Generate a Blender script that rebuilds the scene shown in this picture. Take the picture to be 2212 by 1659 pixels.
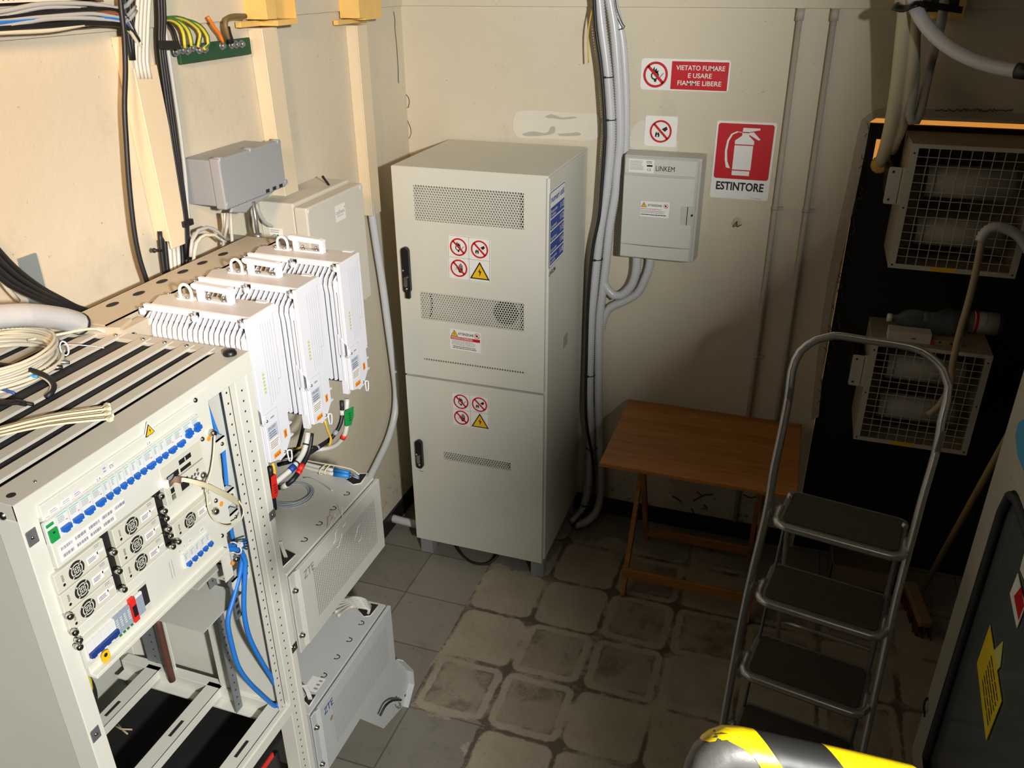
import bpy, bmesh, math, random
from mathutils import Vector as V, Matrix
random.seed(7)
for o in list(bpy.data.objects): bpy.data.objects.remove(o)
SC = bpy.context.scene; COL = SC.collection
# ---------------- camera
R = [[0.9462257611749553, 0.3234444328220011, -0.006364571103428897],
     [0.13842579742301417, -0.42258491209100335, -0.8956898406707768],
     [-0.29239546422042745, 0.8466437804351327, -0.44463378363978123]]
CAM = V((0, 0, 2.4)); FPX = 1800.0
cd = bpy.data.cameras.new('camera'); cam = bpy.data.objects.new('camera', cd); COL.objects.link(cam)
cd.sensor_width = 36; cd.lens = FPX / 2212 * 36; cd.clip_start = 0.02
rt, dn, fw = V(R[0]), V(R[1]), V(R[2])
m = Matrix((rt, -dn, -fw)).transposed().to_4x4(); m.translation = CAM
cam.matrix_world = m; SC.camera = cam
SC.view_settings.view_transform = 'Standard'; SC.view_settings.look = 'None'
SC.view_settings.gamma = 1; SC.view_settings.use_curve_mapping = False
SC.view_settings.exposure = 0.03
# ---------------- light
w = bpy.data.worlds.new('world'); SC.world = w; w.use_nodes = True
w.node_tree.nodes['Background'].inputs[0].default_value = (1.0, 0.40, 0.07, 1)   # low sun outside, seen only through the gaps round the hatch
w.node_tree.nodes['Background'].inputs[1].default_value = 0.62
def lamp(name, kind, loc, aim, power, color, **kw):
    d = bpy.data.lights.new(name, kind); d.energy = power; d.color = color
    for k, v in kw.items(): setattr(d, k, v)
    o = bpy.data.objects.new(name, d); COL.objects.link(o); o.location = loc
    o.rotation_euler = (V(aim) - V(loc)).to_track_quat('-Z', 'Y').to_euler()
    return o
LP = (1.25, -0.72, 2.74)      # unseen spots added in place of the main light, low left and far wall
lamp('unseen_spot', 'SPOT', LP, (-1.63, 1.32, 0.62), 590, (1.0, 0.985, 0.955), spot_size=0.82, spot_blend=1.0, shadow_soft_size=0.07)
lamp('unseen_spot', 'SPOT', LP, (-1.85, 3.37, 2.33), 690, (1.0, 0.985, 0.955), spot_size=0.90, spot_blend=1.0, shadow_soft_size=0.07)
lamp('fill_light', 'AREA', (0.2, 0.9, 2.93), (0.2, 1.6, 0), 1.8, (1.0, 0.86, 0.62), size=0.5)  # weak fill added overhead to lift the dark right side
lamp('warm_lamp', 'SPOT', (-0.75, 0.25, 2.78), (-1.63, 1.50, 2.14), 105, (1.0, 0.58, 0.27), spot_size=1.05, spot_blend=1.0, shadow_soft_size=0.15)

def at(px, py, ax, val):                       # the point of a given depth, height or side that the photo shows at a pixel
    a, b = (px - 1106) / FPX, (py - 829.5) / FPX
    d = rt * a + dn * b + fw
    return CAM + d * ((val - CAM[ax]) / d[ax])

# ---------------- materials
def lin(c): return tuple((x / 255 / 12.92 if x / 255 <= .04045 else ((x / 255 + .055) / 1.055) ** 2.4) for x in c) + (1,)
class N:
    def __init__(s, name):
        s.m = bpy.data.materials.new(name); s.m.use_nodes = True; s.t = s.m.node_tree
        s.b = s.t.nodes['Principled BSDF']
    def n(s, typ, ins=None, **kw):
        x = s.t.nodes.new(typ)
        for k, v in kw.items(): setattr(x, k, v)
        for k, v in (ins or {}).items():
            if isinstance(v, bpy.types.NodeSocket): s.t.links.new(v, x.inputs[k])
            else: x.inputs[k].default_value = v
        return x
    def math(s, op, a, b=0.0, c=None):
        i = {0: a, 1: b}
        if c is not None: i[2] = c
        return s.n('ShaderNodeMath', i, operation=op).outputs[0]
    def mix(s, f, a, b):
        x = s.n('ShaderNodeMix', None, data_type='RGBA'); 
        for k, v in ((0, f), (6, a), (7, b)):
            if isinstance(v, bpy.types.NodeSocket): s.t.links.new(v, x.inputs[k])
            else: x.inputs[k].default_value = v
        return x.outputs[2]
    def mixf(s, f, a, b): return s.math('ADD', s.math('MULTIPLY', s.math('SUBTRACT', 1.0, f), a), s.math('MULTIPLY', f, b))
    def pos(s):
        g = s.n('ShaderNodeTexCoord'); return g.outputs['Object']
    def gpos(s):
        g = s.n('ShaderNodeNewGeometry'); return g.outputs['Position']
    def xyz(s, v):
        q = s.n('ShaderNodeSeparateXYZ', {0: v}); return q.outputs
    def noise(s, v, scale, detail=4, rough=.55, w=None):
        return s.n('ShaderNodeTexNoise', {'Vector': v, 'Scale': scale, 'Detail': detail, 'Roughness': rough}).outputs['Fac']
    def ramp(s, f, a, b):
        return s.n('ShaderNodeMapRange', {0: f, 1: a, 2: b}, interpolation_type='SMOOTHSTEP').outputs[0]
    def out(s, col=None, rough=None, bump=None, bs=.1, bd=.002):
        for k, v in (('Base Color', col), ('Roughness', rough)):
            if v is None: continue
            if isinstance(v, bpy.types.NodeSocket): s.t.links.new(v, s.b.inputs[k])
            else: s.b.inputs[k].default_value = v
        if bump is not None:
            x = s.n('ShaderNodeBump', {'Height': bump, 'Strength': bs, 'Distance': bd})
            s.t.links.new(x.outputs[0], s.b.inputs['Normal'])
        return s.m
MATS = {}
def mat(name, c, rough=.5, metal=0, var=.08, vs=9, bump=.05, bsc=180, dirt=None, spec=None):
    if name in MATS: return MATS[name]
    q = N(name); c = lin(c); p = q.pos()
    q.b.inputs['Metallic'].default_value = metal
    if spec is not None: q.b.inputs['Specular IOR Level'].default_value = spec
    nz = q.noise(p, vs, 5, .6)
    a = tuple(x * (1 - var) for x in c[:3]) + (1,); b = tuple(min(1, x * (1 + var)) for x in c[:3]) + (1,)
    col = q.mix(nz, a, b)
    if dirt:
        dn_ = q.ramp(q.noise(p, vs * .55, 8, .7), .52, .75)
        col = q.mix(q.math('MULTIPLY', dn_, dirt), col, tuple(x * .45 for x in c[:3]) + (1,))
    r = q.mixf(q.noise(p, vs * 3), max(0, rough - .08), min(1, rough + .08))
    MATS[name] = q.out(col, r, q.noise(p, bsc, 2) if bump else None, bump or 0, .001)
    return MATS[name]

# ---------------- mesh builder
class M:
    def __init__(s): s.bm = bmesh.new(); s.mats = []; s.i = 0; s.sm = False
    def m(s, mt, smooth=None):
        if mt not in s.mats: s.mats.append(mt)
        s.i = s.mats.index(mt)
        if smooth is not None: s.sm = smooth
        return s
    def face(s, vs):
        try:
            f = s.bm.faces.new(vs); f.material_index = s.i; f.smooth = s.sm; return f
        except ValueError: return None
    def hull8(s, P):
        v = [s.bm.verts.new(p) for p in P]
        for f in ((0, 3, 2, 1), (4, 5, 6, 7), (0, 1, 5, 4), (1, 2, 6, 5), (2, 3, 7, 6), (3, 0, 4, 7)): s.face([v[i] for i in f])
        return s
    def box(s, a, b):
        x0, y0, z0 = [min(a[i], b[i]) for i in range(3)]; x1, y1, z1 = [max(a[i], b[i]) for i in range(3)]
        return s.hull8([(x0, y0, z0), (x1, y0, z0), (x1, y1, z0), (x0, y1, z0), (x0, y0, z1), (x1, y0, z1), (x1, y1, z1), (x0, y1, z1)])
    def bar(s, a, b, w, h, up=(0, 0, 1)):            # rectangular bar from a to b
        a, b = V(a), V(b); d = (b - a).normalized(); u = d.cross(V(up)).normalized() * w / 2; v = u.cross(d).normalized() * h / 2
        return s.hull8([a - u - v, a + u - v, b + u - v, b - u - v, a - u + v, a + u + v, b + u + v, b - u + v])
    def rbox(s, a, b, r, ax=2, n=4):                 # box with rounded corners round axis ax
        lo = [min(a[i], b[i]) for i in range(3)]; hi = [max(a[i], b[i]) for i in range(3)]
        i, j = [k for k in range(3) if k != ax]
        pts = []
        for (cx, cy, st) in ((hi[i] - r, hi[j] - r, 0), (lo[i] + r, hi[j] - r, 90), (lo[i] + r, lo[j] + r, 180), (hi[i] - r, lo[j] + r, 270)):
            for k in range(n + 1):
                t = math.radians(st + 90 * k / n); pts.append((cx + r * math.cos(t), cy + r * math.sin(t)))
        def mk(p, z):
            q = [0, 0, 0]; q[i], q[j], q[ax] = p[0], p[1], z; return tuple(q)
        return s.prism([mk(p, lo[ax]) for p in pts], [mk(p, hi[ax]) for p in pts])
    def prism(s, A, B):
        a = [s.bm.verts.new(p) for p in A]; b = [s.bm.verts.new(p) for p in B]; n = len(a)
        s.face(a[::-1]); s.face(b)
        for k in range(n): s.face([a[k], a[(k + 1) % n], b[(k + 1) % n], b[k]])
        return s
    def ext(s, P, d):                                 # extrude polygon by vector
        d = V(d); return s.prism([V(p) for p in P], [V(p) + d for p in P])
    def cyl(s, a, b, r, n=12, r2=None, cap=True):
        a, b = V(a), V(b); d = (b - a).normalized()
        u = d.orthogonal().normalized(); v = d.cross(u); r2 = r if r2 is None else r2
        A = [s.bm.verts.new(a + (u * math.cos(t) + v * math.sin(t)) * r) for t in [2 * math.pi * k / n for k in range(n)]]
        B = [s.bm.verts.new(b + (u * math.cos(t) + v * math.sin(t)) * r2) for t in [2 * math.pi * k / n for k in range(n)]]
        sm = s.sm; s.sm = True
        for k in range(n): s.face([A[k], A[(k + 1) % n], B[(k + 1) % n], B[k]])
        s.sm = False
        if cap: s.face(A[::-1]); s.face(B)
        s.sm = sm; return s
    def tube(s, P, r, n=8, step=None, rib=0, ribstep=.004, closed=False, flat=1.0):
        P = smooth(P, step or max(r * 1.2, .004), closed) if step != 0 else [V(p) for p in P]
        if rib: P = resample(P, ribstep)
        rings = []; d0 = (P[1] - P[0]).normalized(); u = d0.orthogonal().normalized()
        for i, p in enumerate(P):
            d = (P[min(i + 1, len(P) - 1)] - P[max(i - 1, 0)])
            if d.length < 1e-9: d = d0
            d.normalize(); u = (u - d * u.dot(d))
            u = d.orthogonal() if u.length < 1e-6 else u; u.normalize(); v = d.cross(u); d0 = d
            rr = r + (rib if rib and i % 2 else 0)
            rings.append([s.bm.verts.new(p + (u * math.cos(t) + v * flat * math.sin(t)) * rr) for t in [2 * math.pi * k / n for k in range(n)]])
        sm = s.sm; s.sm = True
        for A, B in zip(rings, rings[1:]):
            for k in range(n): s.face([A[k], A[(k + 1) % n], B[(k + 1) % n], B[k]])
        if closed:
            A, B = rings[-1], rings[0]
            for k in range(n): s.face([A[k], A[(k + 1) % n], B[(k + 1) % n], B[k]])
        else: s.face(rings[0][::-1]); s.face(rings[-1])
        s.sm = sm; return s
    def dome(s, c, nrm, r, h=None, n=10):             # screw head
        c, d = V(c), V(nrm).normalized(); h = h or r * .7
        u = d.orthogonal().normalized(); v = d.cross(u); prev = None; sm = s.sm; s.sm = True
        for q in range(4):
            a = q / 3 * math.pi / 2; rr, hh = r * math.cos(a), h * math.sin(a)
            if q == 3:
                top = s.bm.verts.new(c + d * h)
                for k in range(n): s.face([prev[k], prev[(k + 1) % n], top])
            else:
                cur = [s.bm.verts.new(c + d * hh + (u * math.cos(t) + v * math.sin(t)) * rr) for t in [2 * math.pi * k / n for k in range(n)]]
                if prev:
                    for k in range(n): s.face([prev[k], prev[(k + 1) % n], cur[(k + 1) % n], cur[k]])
                prev = cur
        s.sm = sm; return s
    def lathe(s, prof, c, ax=(0, 0, 1), n=20):
        c, d = V(c), V(ax).normalized(); u = d.orthogonal().normalized(); v = d.cross(u); prev = None; sm = s.sm; s.sm = True
        for (r, h) in prof:
            cur = [s.bm.verts.new(c + d * h + (u * math.cos(t) + v * math.sin(t)) * max(r, 1e-4)) for t in [2 * math.pi * k / n for k in range(n)]]
            if prev:
                for k in range(n): s.face([prev[k], prev[(k + 1) % n], cur[(k + 1) % n], cur[k]])
            prev = cur
        s.face(prev); s.sm = sm; return s
    def build(s, name, mt=None, parent=None, bev=0, loc=None, seg=1, solid=0):
        if mt is not None and not s.mats: s.mats = [mt]
        bmesh.ops.recalc_face_normals(s.bm, faces=s.bm.faces) if s.bm.faces else None
        vs = [v.co for v in s.bm.verts]
        if parent is not None: base = root_loc(parent)
        else:
            lo = [min(v[i] for v in vs) for i in range(3)]; hi = [max(v[i] for v in vs) for i in range(3)]
            base = V(loc) if loc else V(((lo[0] + hi[0]) / 2, (lo[1] + hi[1]) / 2, lo[2]))
        for v in s.bm.verts: v.co -= base
        me = bpy.data.meshes.new(name); s.bm.to_mesh(me); s.bm.free()
        for x in s.mats: me.materials.append(x)
        o = bpy.data.objects.new(name, me); COL.objects.link(o)
        if parent is not None: o.parent = parent
        else: o.location = base
        if bev:
            b = o.modifiers.new('bevel', 'BEVEL'); b.width = bev; b.segments = seg; b.limit_method = 'ANGLE'; b.angle_limit = math.radians(50)
        if solid:
            b = o.modifiers.new('solid', 'SOLIDIFY'); b.thickness = solid
        return o
def root_loc(o):
    p = V(o.location)
    while o.parent: o = o.parent; p = p + V(o.location)
    return p
def smooth(P, step, closed=False):
    P = [V(p) for p in P]
    if len(P) < 3: return resample(P, max(step, .01))
    out = []; n = len(P)
    rng = range(n if closed else n - 1)
    for i in rng:
        if closed: a, b, c, d = P[(i - 1) % n], P[i], P[(i + 1) % n], P[(i + 2) % n]
        else:
            b, c = P[i], P[i + 1]; a = P[i - 1] if i else b * 2 - c; d = P[i + 2] if i + 2 < n else c * 2 - b
        k = max(1, int((c - b).length / step)); k = min(k, 60)
        for j in range(k):
            t = j / k
            out.append(.5 * ((2 * b) + (c - a) * t + (2 * a - 5 * b + 4 * c - d) * t * t + (3 * b - a - 3 * c + d) * t ** 3))
    if not closed: out.append(P[-1])
    return out
def resample(P, st):
    out = [P[0]]; acc = 0
    for a, b in zip(P, P[1:]):
        L = (b - a).length
        if L < 1e-9: continue
        t = st - acc
        while t <= L: out.append(a + (b - a) * (t / L)); t += st
        acc = L - (t - st)
    if (out[-1] - P[-1]).length > st * .3: out.append(P[-1])
    return out
def thing(name, label, cat, loc=(0, 0, 0), group=None):
    o = bpy.data.objects.new(name, None); COL.objects.link(o); o.location = loc; o.empty_display_size = .05
    o['label'] = label; o['category'] = cat
    if group: o['group'] = group
    return o
def tag(o, label, cat, group=None, kind=None):
    o['label'] = label; o['category'] = cat
    if group: o['group'] = group
    if kind: o['kind'] = kind
    return o
def struct(o, label=None):
    o['kind'] = 'structure'
    if label: o['label'] = label
    return o
def clone(o, parent=None, off=None):
    c = o.copy(); COL.objects.link(c)
    if parent is not None: c.parent = parent
    if off is not None: c.location = V(o.location) + V(off)
    for ch in list(o.children): clone(ch, c)
    return c
# flat print on a surface: P(u,v) -> world
class Pl:
    def __init__(s, o, u, v, mb, lift=.0006):
        s.o, s.u, s.v, s.mb, s.lift = V(o), V(u).normalized(), V(v).normalized(), mb, lift; s.n = s.u.cross(s.v); s.k = 1
    def p(s, a, b): return s.o + s.u * a + s.v * b + s.n * s.lift * s.k
    def poly(s, pts): s.mb.face([s.mb.bm.verts.new(s.p(*q)) for q in pts]); return s
    def rect(s, a, b, c, d): return s.poly([(a, b), (c, b), (c, d), (a, d)])
    def disc(s, a, b, r, n=28, sx=1): return s.poly([(a + r * sx * math.cos(2 * math.pi * i / n), b + r * math.sin(2 * math.pi * i / n)) for i in range(n)])
    def ring(s, a, b, r1, r2, n=32, a0=0, a1=360):
        for i in range(n):
            t, q = math.radians(a0 + (a1 - a0) * i / n), math.radians(a0 + (a1 - a0) * (i + 1) / n)
            s.poly([(a + r2 * math.cos(t), b + r2 * math.sin(t)), (a + r1 * math.cos(t), b + r1 * math.sin(t)), (a + r1 * math.cos(q), b + r1 * math.sin(q)), (a + r2 * math.cos(q), b + r2 * math.sin(q))])
        return s
    def rrect(s, a, b, c, d, r):
        pts = []
        for (cx, cy, st) in ((c - r, d - r, 0), (a + r, d - r, 90), (a + r, b + r, 180), (c - r, b + r, 270)):
            for k in range(5): t = math.radians(st + 22.5 * k); pts.append((cx + r * math.cos(t), cy + r * math.sin(t)))
        return s.poly(pts)
    def text(s, txt, a, b, h, w=None, bold=0, al='L', hand=0):
        V_, F_ = textmesh(txt, bold)
        xs = [q[0] for q in V_]; ys = [q[1] for q in V_]; x0, x1 = min(xs), max(xs)
        k = h / .69; kx = k if w is None else w / (x1 - x0); W = (x1 - x0) * kx
        off = -x0 * kx - (W / 2 if al == 'C' else W if al == 'R' else 0)
        vv = [s.mb.bm.verts.new(s.p(a + off + q[0] * kx, b + q[1] * k + hand * math.sin(q[0] * 5))) for q in V_]
        for f in F_: s.mb.face([vv[i] for i in f])
        return s
    def lines(s, a, b, c, d, n, fill=.8):              # rows of illegible small print
        h = (d - b) / n
        for i in range(n):
            x = a; y = b + i * h + h * .3
            while x < a + (c - a) * random.uniform(.7, 1):
                L = random.uniform(.02, .09) * (c - a); s.rect(x, y, min(x + L, c), y + h * .42); x += L + .012 * (c - a)
        return s
_TX = {}
def textmesh(t, bold):
    if (t, bold) in _TX: return _TX[(t, bold)]
    cu = bpy.data.curves.new('t', 'FONT'); cu.body = t; cu.offset = bold; cu.resolution_u = 3
    o = bpy.data.objects.new('t', cu); COL.objects.link(o)
    dg = bpy.context.evaluated_depsgraph_get(); me = o.evaluated_get(dg).to_mesh()
    r = ([tuple(v.co)[:2] for v in me.vertices], [tuple(p.vertices) for p in me.polygons])
    o.evaluated_get(dg).to_mesh_clear(); bpy.data.objects.remove(o); bpy.data.curves.remove(cu)
    _TX[(t, bold)] = r; return r

CREAM = mat('cabinet_cream', (214, 213, 200), .42, var=.03)
CREAMD = mat('cabinet_grey', (190, 190, 180), .45, var=.04)
WHITEP = mat('white_plastic', (226, 227, 229), .4, var=.03)
IVORY = mat('ivory_plastic', (224, 208, 178), .45, var=.05)
GREYP = mat('grey_plastic', (150, 154, 156), .45, var=.04)
BLACK = mat('black_plastic', (22, 22, 24), .4, var=.1)
BLACKC = mat('black_cable', (26, 27, 30), .5, var=.15)
STEEL = mat('galvanised_steel', (165, 168, 168), .38, .8, var=.1, vs=30)
CHROME = mat('bright_steel', (205, 203, 198), .22, 1.0, var=.05)
PAPER = mat('sticker_white', (235, 234, 228), .5, var=.02)
RED = mat('sign_red', (196, 24, 34), .45, var=.05)
YEL = mat('warning_yellow', (240, 190, 30), .5, var=.04)
INK = mat('print_black', (28, 26, 26), .55, var=.05)
SIGNBLUE = mat('print_blue', (24, 66, 150), .5, var=.05)
BLUE = mat('cable_blue', (38, 118, 205), .45, var=.06)
GREYPRINT = mat('print_grey', (150, 152, 160), .5, var=.05)
ORANGE = mat('label_orange', (245, 150, 40), .5)
CONDW = mat('conduit_white', (205, 206, 208), .35, var=.04)
CABW = mat('cable_offwhite', (214, 208, 188), .45, var=.06)
CABG = mat('cable_grey', (176, 178, 176), .45, var=.06)
GREEN = mat('label_green', (22, 150, 70), .5)
REDTAG = mat('tag_red', (226, 44, 34), .5)
DARKIN = mat('dark_inside', (30, 29, 28), .8)
CONN = mat('orange_rim', (240, 120, 20), .5)
# ================= the room =================
YB, XL = 3.37, -1.63
def wallmat():
    q = N('plaster_wall'); p = q.gpos(); o = q.xyz(p)
    c = q.mix(q.noise(p, 1.7, 6, .6), lin((214, 204, 182)), lin((199, 190, 168)))
    st = q.ramp(q.noise(p, 3.1, 9, .72), .55, .72)
    c = q.mix(q.math('MULTIPLY', st, .2), c, lin((150, 138, 118)))
    # grime rising from the floor, scuffs of its own irregular shape
    hz = q.ramp(q.math('ADD', o[2], q.math('MULTIPLY', q.noise(p, 5, 6, .7), .35)), .62, .2)
    sp = q.ramp(q.noise(p, 22, 6, .75), .56, .66)
    c = q.mix(q.math('MULTIPLY', q.math('MULTIPLY', hz, sp), .8), c, lin((84, 78, 62)))
    sp2 = q.ramp(q.noise(p, 60, 3, .6), .70, .74)
    c = q.mix(q.math('MULTIPLY', sp2, .5), c, lin((120, 108, 90)))
    return q.out(c, .82, q.noise(p, 26, 8, .65), .25, .006)
WALL = wallmat(); DIMWALL = mat('dark_unseen_wall', (104, 98, 86), .9, var=.15, vs=3)  # unseen walls and ceiling, coloured dark to cut bounced light
def floormat():
    q = N('worn_tile_floor'); p = q.gpos(); o = q.xyz(p)
    T = .281
    nx = q.noise(p, 5.5, 5, .6); n2 = q.noise(p, 21, 6, .7)
    u = q.math('DIVIDE', q.math('ADD', o[0], 1.08), T); v = q.math('DIVIDE', q.math('SUBTRACT', o[1], 1.955), T)
    def edge(a):     # distance to nearest tile joint, in tiles
        f = q.math('FRACT', q.math('ADD', a, 40.0)); return q.math('MINIMUM', f, q.math('SUBTRACT', 1.0, f))
    eu, ev = edge(u), edge(v); e = q.math('MINIMUM', eu, ev)
    # painted grey tiles
    tile = q.n('ShaderNodeTexWhiteNoise', {0: q.n('ShaderNodeCombineXYZ', {0: q.math('FLOOR', u), 1: q.math('FLOOR', v)}).outputs[0]}).outputs[0]
    g = q.mix(tile, lin((128, 123, 112)), lin((142, 136, 124)))
    g = q.mix(q.math('MULTIPLY', q.ramp(q.noise(p, 9, 7, .7), .5, .75), .5), g, lin((104, 100, 94)))
    g = q.mix(q.math('MULTIPLY', q.ramp(q.noise(p, 33, 4, .7), .64, .70), .8), g, lin((70, 66, 60)))
    g = q.mix(q.math('MULTIPLY', q.ramp(e, .014, .006), .7), g, lin((72, 68, 62)))
    # bare patch
    j = q.math('MULTIPLY', q.math('SUBTRACT', nx, .5), .5)
    def wob(a, k): return q.math('ADD', a, q.math('MULTIPLY', q.math('SUBTRACT', n2, .5), k))
    b = q.mix(q.noise(p, 7, 7, .65), lin((138, 126, 106)), lin((182, 171, 150)))
    # corner-rounded joints
    r = .17
    qx = q.math('MAXIMUM', q.math('SUBTRACT', r, eu), 0.0); qy = q.math('MAXIMUM', q.math('SUBTRACT', r, ev), 0.0)
    rr = q.math('SUBTRACT', r, q.math('SQRT', q.math('ADD', q.math('MULTIPLY', qx, qx), q.math('MULTIPLY', qy, qy))))
    rr = wob(q.math('ADD', rr, q.math('MULTIPLY', q.math('SUBTRACT', nx, .5), .09)), .09)
    mort = q.math('MULTIPLY', q.ramp(rr, .045, .012), q.ramp(q.noise(p, 3.4, 5, .7), .40, .56))
    ghost = q.math('MULTIPLY', q.math('MULTIPLY', q.ramp(rr, .12, .15), q.ramp(tile, .35, .6)), .34)
    b = q.mix(ghost, b, lin((124, 110, 94)))
    gl = q.math('MULTIPLY', q.math('MULTIPLY', q.ramp(rr, .115, .14), q.ramp(rr, .185, .155)), q.math('MULTIPLY', q.ramp(q.noise(p, 8, 5), .45, .6), q.ramp(tile, .35, .6)))
    b = q.mix(q.math('MULTIPLY', gl, .6), b, lin((86, 68, 54)))
    b = q.mix(q.math('MULTIPLY', q.ramp(q.noise(p, 14, 8, .75), .6, .72), .6), b, lin((92, 78, 62)))
    b = q.mix(q.math('MULTIPLY', q.ramp(q.noise(p, 90, 3, .7), .60, .68), .45), b, lin((84, 72, 58))); b = q.mix(q.math('MULTIPLY', mort, .85), b, lin((70, 58, 46)))
    xw = wob(q.math('ADD', o[0], 0.0), .10); yw = wob(q.math('ADD', o[1], q.math('MULTIPLY', j, .2)), .06)
    def gt(a, t): return q.ramp(a, t - .006, t + .006)
    r1 = q.math('MULTIPLY', gt(xw, -1.08), q.math('MULTIPLY', gt(yw, 1.955), q.math('SUBTRACT', 1.0, gt(yw, 2.82))))
    r2 = q.math('MULTIPLY', gt(xw, -.80), q.math('SUBTRACT', 1.0, gt(yw, 2.7)))
    xj = q.math('ADD', xw, q.math('MULTIPLY', j, .7)); yj = q.math('ADD', yw, q.math('MULTIPLY', j, 1.2))
    r3 = q.math('MULTIPLY', gt(xj, -.84), q.math('SUBTRACT', 1.0, gt(yj, 3.13)))
    k = q.math('MAXIMUM', r1, q.math('MAXIMUM', r2, r3))
    k = q.math('MULTIPLY', k, q.math('SUBTRACT', 1.0, gt(q.math('ADD', xw, j), .85)))
    c = q.mix(k, g, b)
    h = q.math('ADD', q.math('MULTIPLY', q.math('SUBTRACT', 1.0, k), .5), q.math('ADD', q.math('MULTIPLY', n2, .3), q.math('MULTIPLY', q.math('MULTIPLY', mort, k), -.8)))
    return q.out(c, q.mixf(k, .5, .85), h, .5, .004)
FLOOR = floormat()
def S(name, boxes, mt, bev=0):
    b = M(); b.m(mt)
    for a in boxes: b.box(*a)
    return struct(b.build(name, mt, bev=bev))
S('floor', [((-1.75, -1.8, -.1), (1.9, 4.6, 0))], FLOOR)
S('wall_left', [((XL - .12, -1.8, 0), (XL, YB + .12, 2.275))], WALL)
OX0, OX1, OZ = .205, 1.45, 1.915             # doorway in the back wall
S('wall_back', [((XL, YB, 0), (OX0, YB + .12, 2.275)), ((OX0, YB, OZ), (OX1, YB + .12, 2.275)), ((OX1, YB, 0), (1.9, YB + .12, 2.275))], WALL)
S('wall_right', [((1.5, -1.8, 0), (1.62, YB + .12, 2.95))], DIMWALL)
S('wall_front', [((-1.75, -1.92, 0), (1.62, -1.8, 2.95))], DIMWALL)
S('ceiling', [((-1.85, -1.92, 2.95), (1.62, YB + .12, 3.05))], DIMWALL)
S('trim_1', [((XL - .12, -1.8, 2.275), (XL + .012, YB + .12, 2.95))], WALL)
S('trim_2', [((XL + .012, YB - .012, 2.275), (1.6, YB + .12, 2.95))], WALL)
SKB = mat('black_skirting', (26, 27, 28), .45, dirt=.3)
S('baseboard_back', [((XL + .012, YB - .012, 0), (OX0 - .02, YB, .085))], SKB)
S('baseboard_left', [((XL, -1.8, 0), (XL + .012, YB, .085))], SKB)
# crack and old repairs in the plaster (relief of their own)
CRK = mat('crack_shadow', (84, 74, 62), .9)
b = M(); b.m(CRK)
cr = [(850, 25), (853, 42), (853, 60), (856, 90), (858, 115), (860, 150), (861, 178), (864, 195), (872, 200), (882, 210), (884, 222), (882, 232), (873, 234), (876, 246), (881, 262), (887, 277), (888, 287), (885, 297), (879, 302), (881, 316), (880, 335)]
b.tube([at(x, y, 0, XL + .001) if x < 862 else at(x, y, 1, YB - .001) for x, y in cr], .0016, 4, .01)
struct(b.build('trim_3', CRK))
PATCH = mat('plaster_patch', (214, 208, 192), .85, var=.05, vs=20, bump=.3, bsc=40)
PATCHG = mat('plaster_patch_grey', (176, 172, 160), .85, var=.06, vs=20)
b = M(); b.m(PATCH)
def blob(pts, y, th, ax=1, jit=.35, k=3):
    P = smooth([at(x, yy, ax, y) for x, yy in pts], .006, True)
    d = [0, 0, 0]; d[ax] = -th if ax == 1 else th
    b.ext(P, d)
blob([(1112, 248), (1125, 240), (1160, 238), (1205, 241), (1250, 243), (1290, 247), (1296, 270), (1292, 296), (1265, 304), (1220, 301), (1160, 299), (1120, 296), (1108, 276)], YB, .0025)
b.m(PATCHG); blob([(1178, 252), (1190, 247), (1205, 251), (1215, 254), (1238, 252), (1246, 255), (1215, 258), (1200, 256), (1186, 255)], YB - .0025, .001)
blob([(1128, 290), (1150, 284), (1180, 287), (1190, 274), (1199, 274), (1196, 288), (1170, 293), (1140, 294)], YB - .0025, .001)
blob([(1205, 289), (1225, 288), (1250, 286), (1254, 292), (1230, 294), (1208, 293)], YB - .0025, .001)
b.m(PATCH); blob([(1362, 290), (1372, 270), (1395, 262), (1458, 300), (1463, 315), (1455, 330), (1400, 322), (1366, 322)], YB, .0007)
struct(b.build('trim_4'))
# brittle torn plaster beside the doorway
b = M(); b.m(mat('broken_plaster', (176, 166, 146), .9, var=.2, vs=40, bump=.8, bsc=60))
P1 = [(1893, 236), (1930, 232), (1932, 244), (2000, 236), (2100, 240), (2212, 246), (2212, 262), (2050, 252), (1900, 250), (1880, 262), (1868, 330), (1845, 440), (1822, 540), (1800, 640), (1790, 700), (1778, 800), (1768, 900), (1752, 905), (1762, 800), (1775, 690), (1790, 590), (1812, 480), (1835, 380), (1852, 300), (1862, 258)]
b.ext([at(x, y, 1, YB) for x, y in P1], (0, -.006, 0))
struct(b.build('trim_5'))
b = M(); b.m(CRK); random.seed(3)
for i in range(26):
    t = i / 26; x0 = 1880 - 108 * t + random.uniform(-9, 5); y0 = 265 + 600 * t
    b.tube([at(x0 + random.uniform(-6, 6), y0 + k * 7, 1, YB - .007) for k in range(random.randint(2, 5))], .0014, 4, .006)
for i in range(12):
    x0 = 2020 + i * 14; b.tube([at(x0 + k * 7, 238 + random.uniform(-4, 4), 1, YB - .007) for k in range(3)], .0018, 4, .006)
for pts in (((1590, 1062), (1598, 1066)), ((1606, 1068), (1622, 1075), (1640, 1070)), ((1505, 1062), (1516, 1070)), ((1452, 1071), (1464, 1078), (1472, 1084)), ((1498, 1082), (1520, 1070), (1540, 1068)), ((1520, 1090), (1528, 1098)), ((1494, 1098), (1498, 1108))):
    b.tube([at(x, y, 1, YB - .001) for x, y in pts], .004, 4, .004)
struct(b.build('trim_6'))
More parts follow.
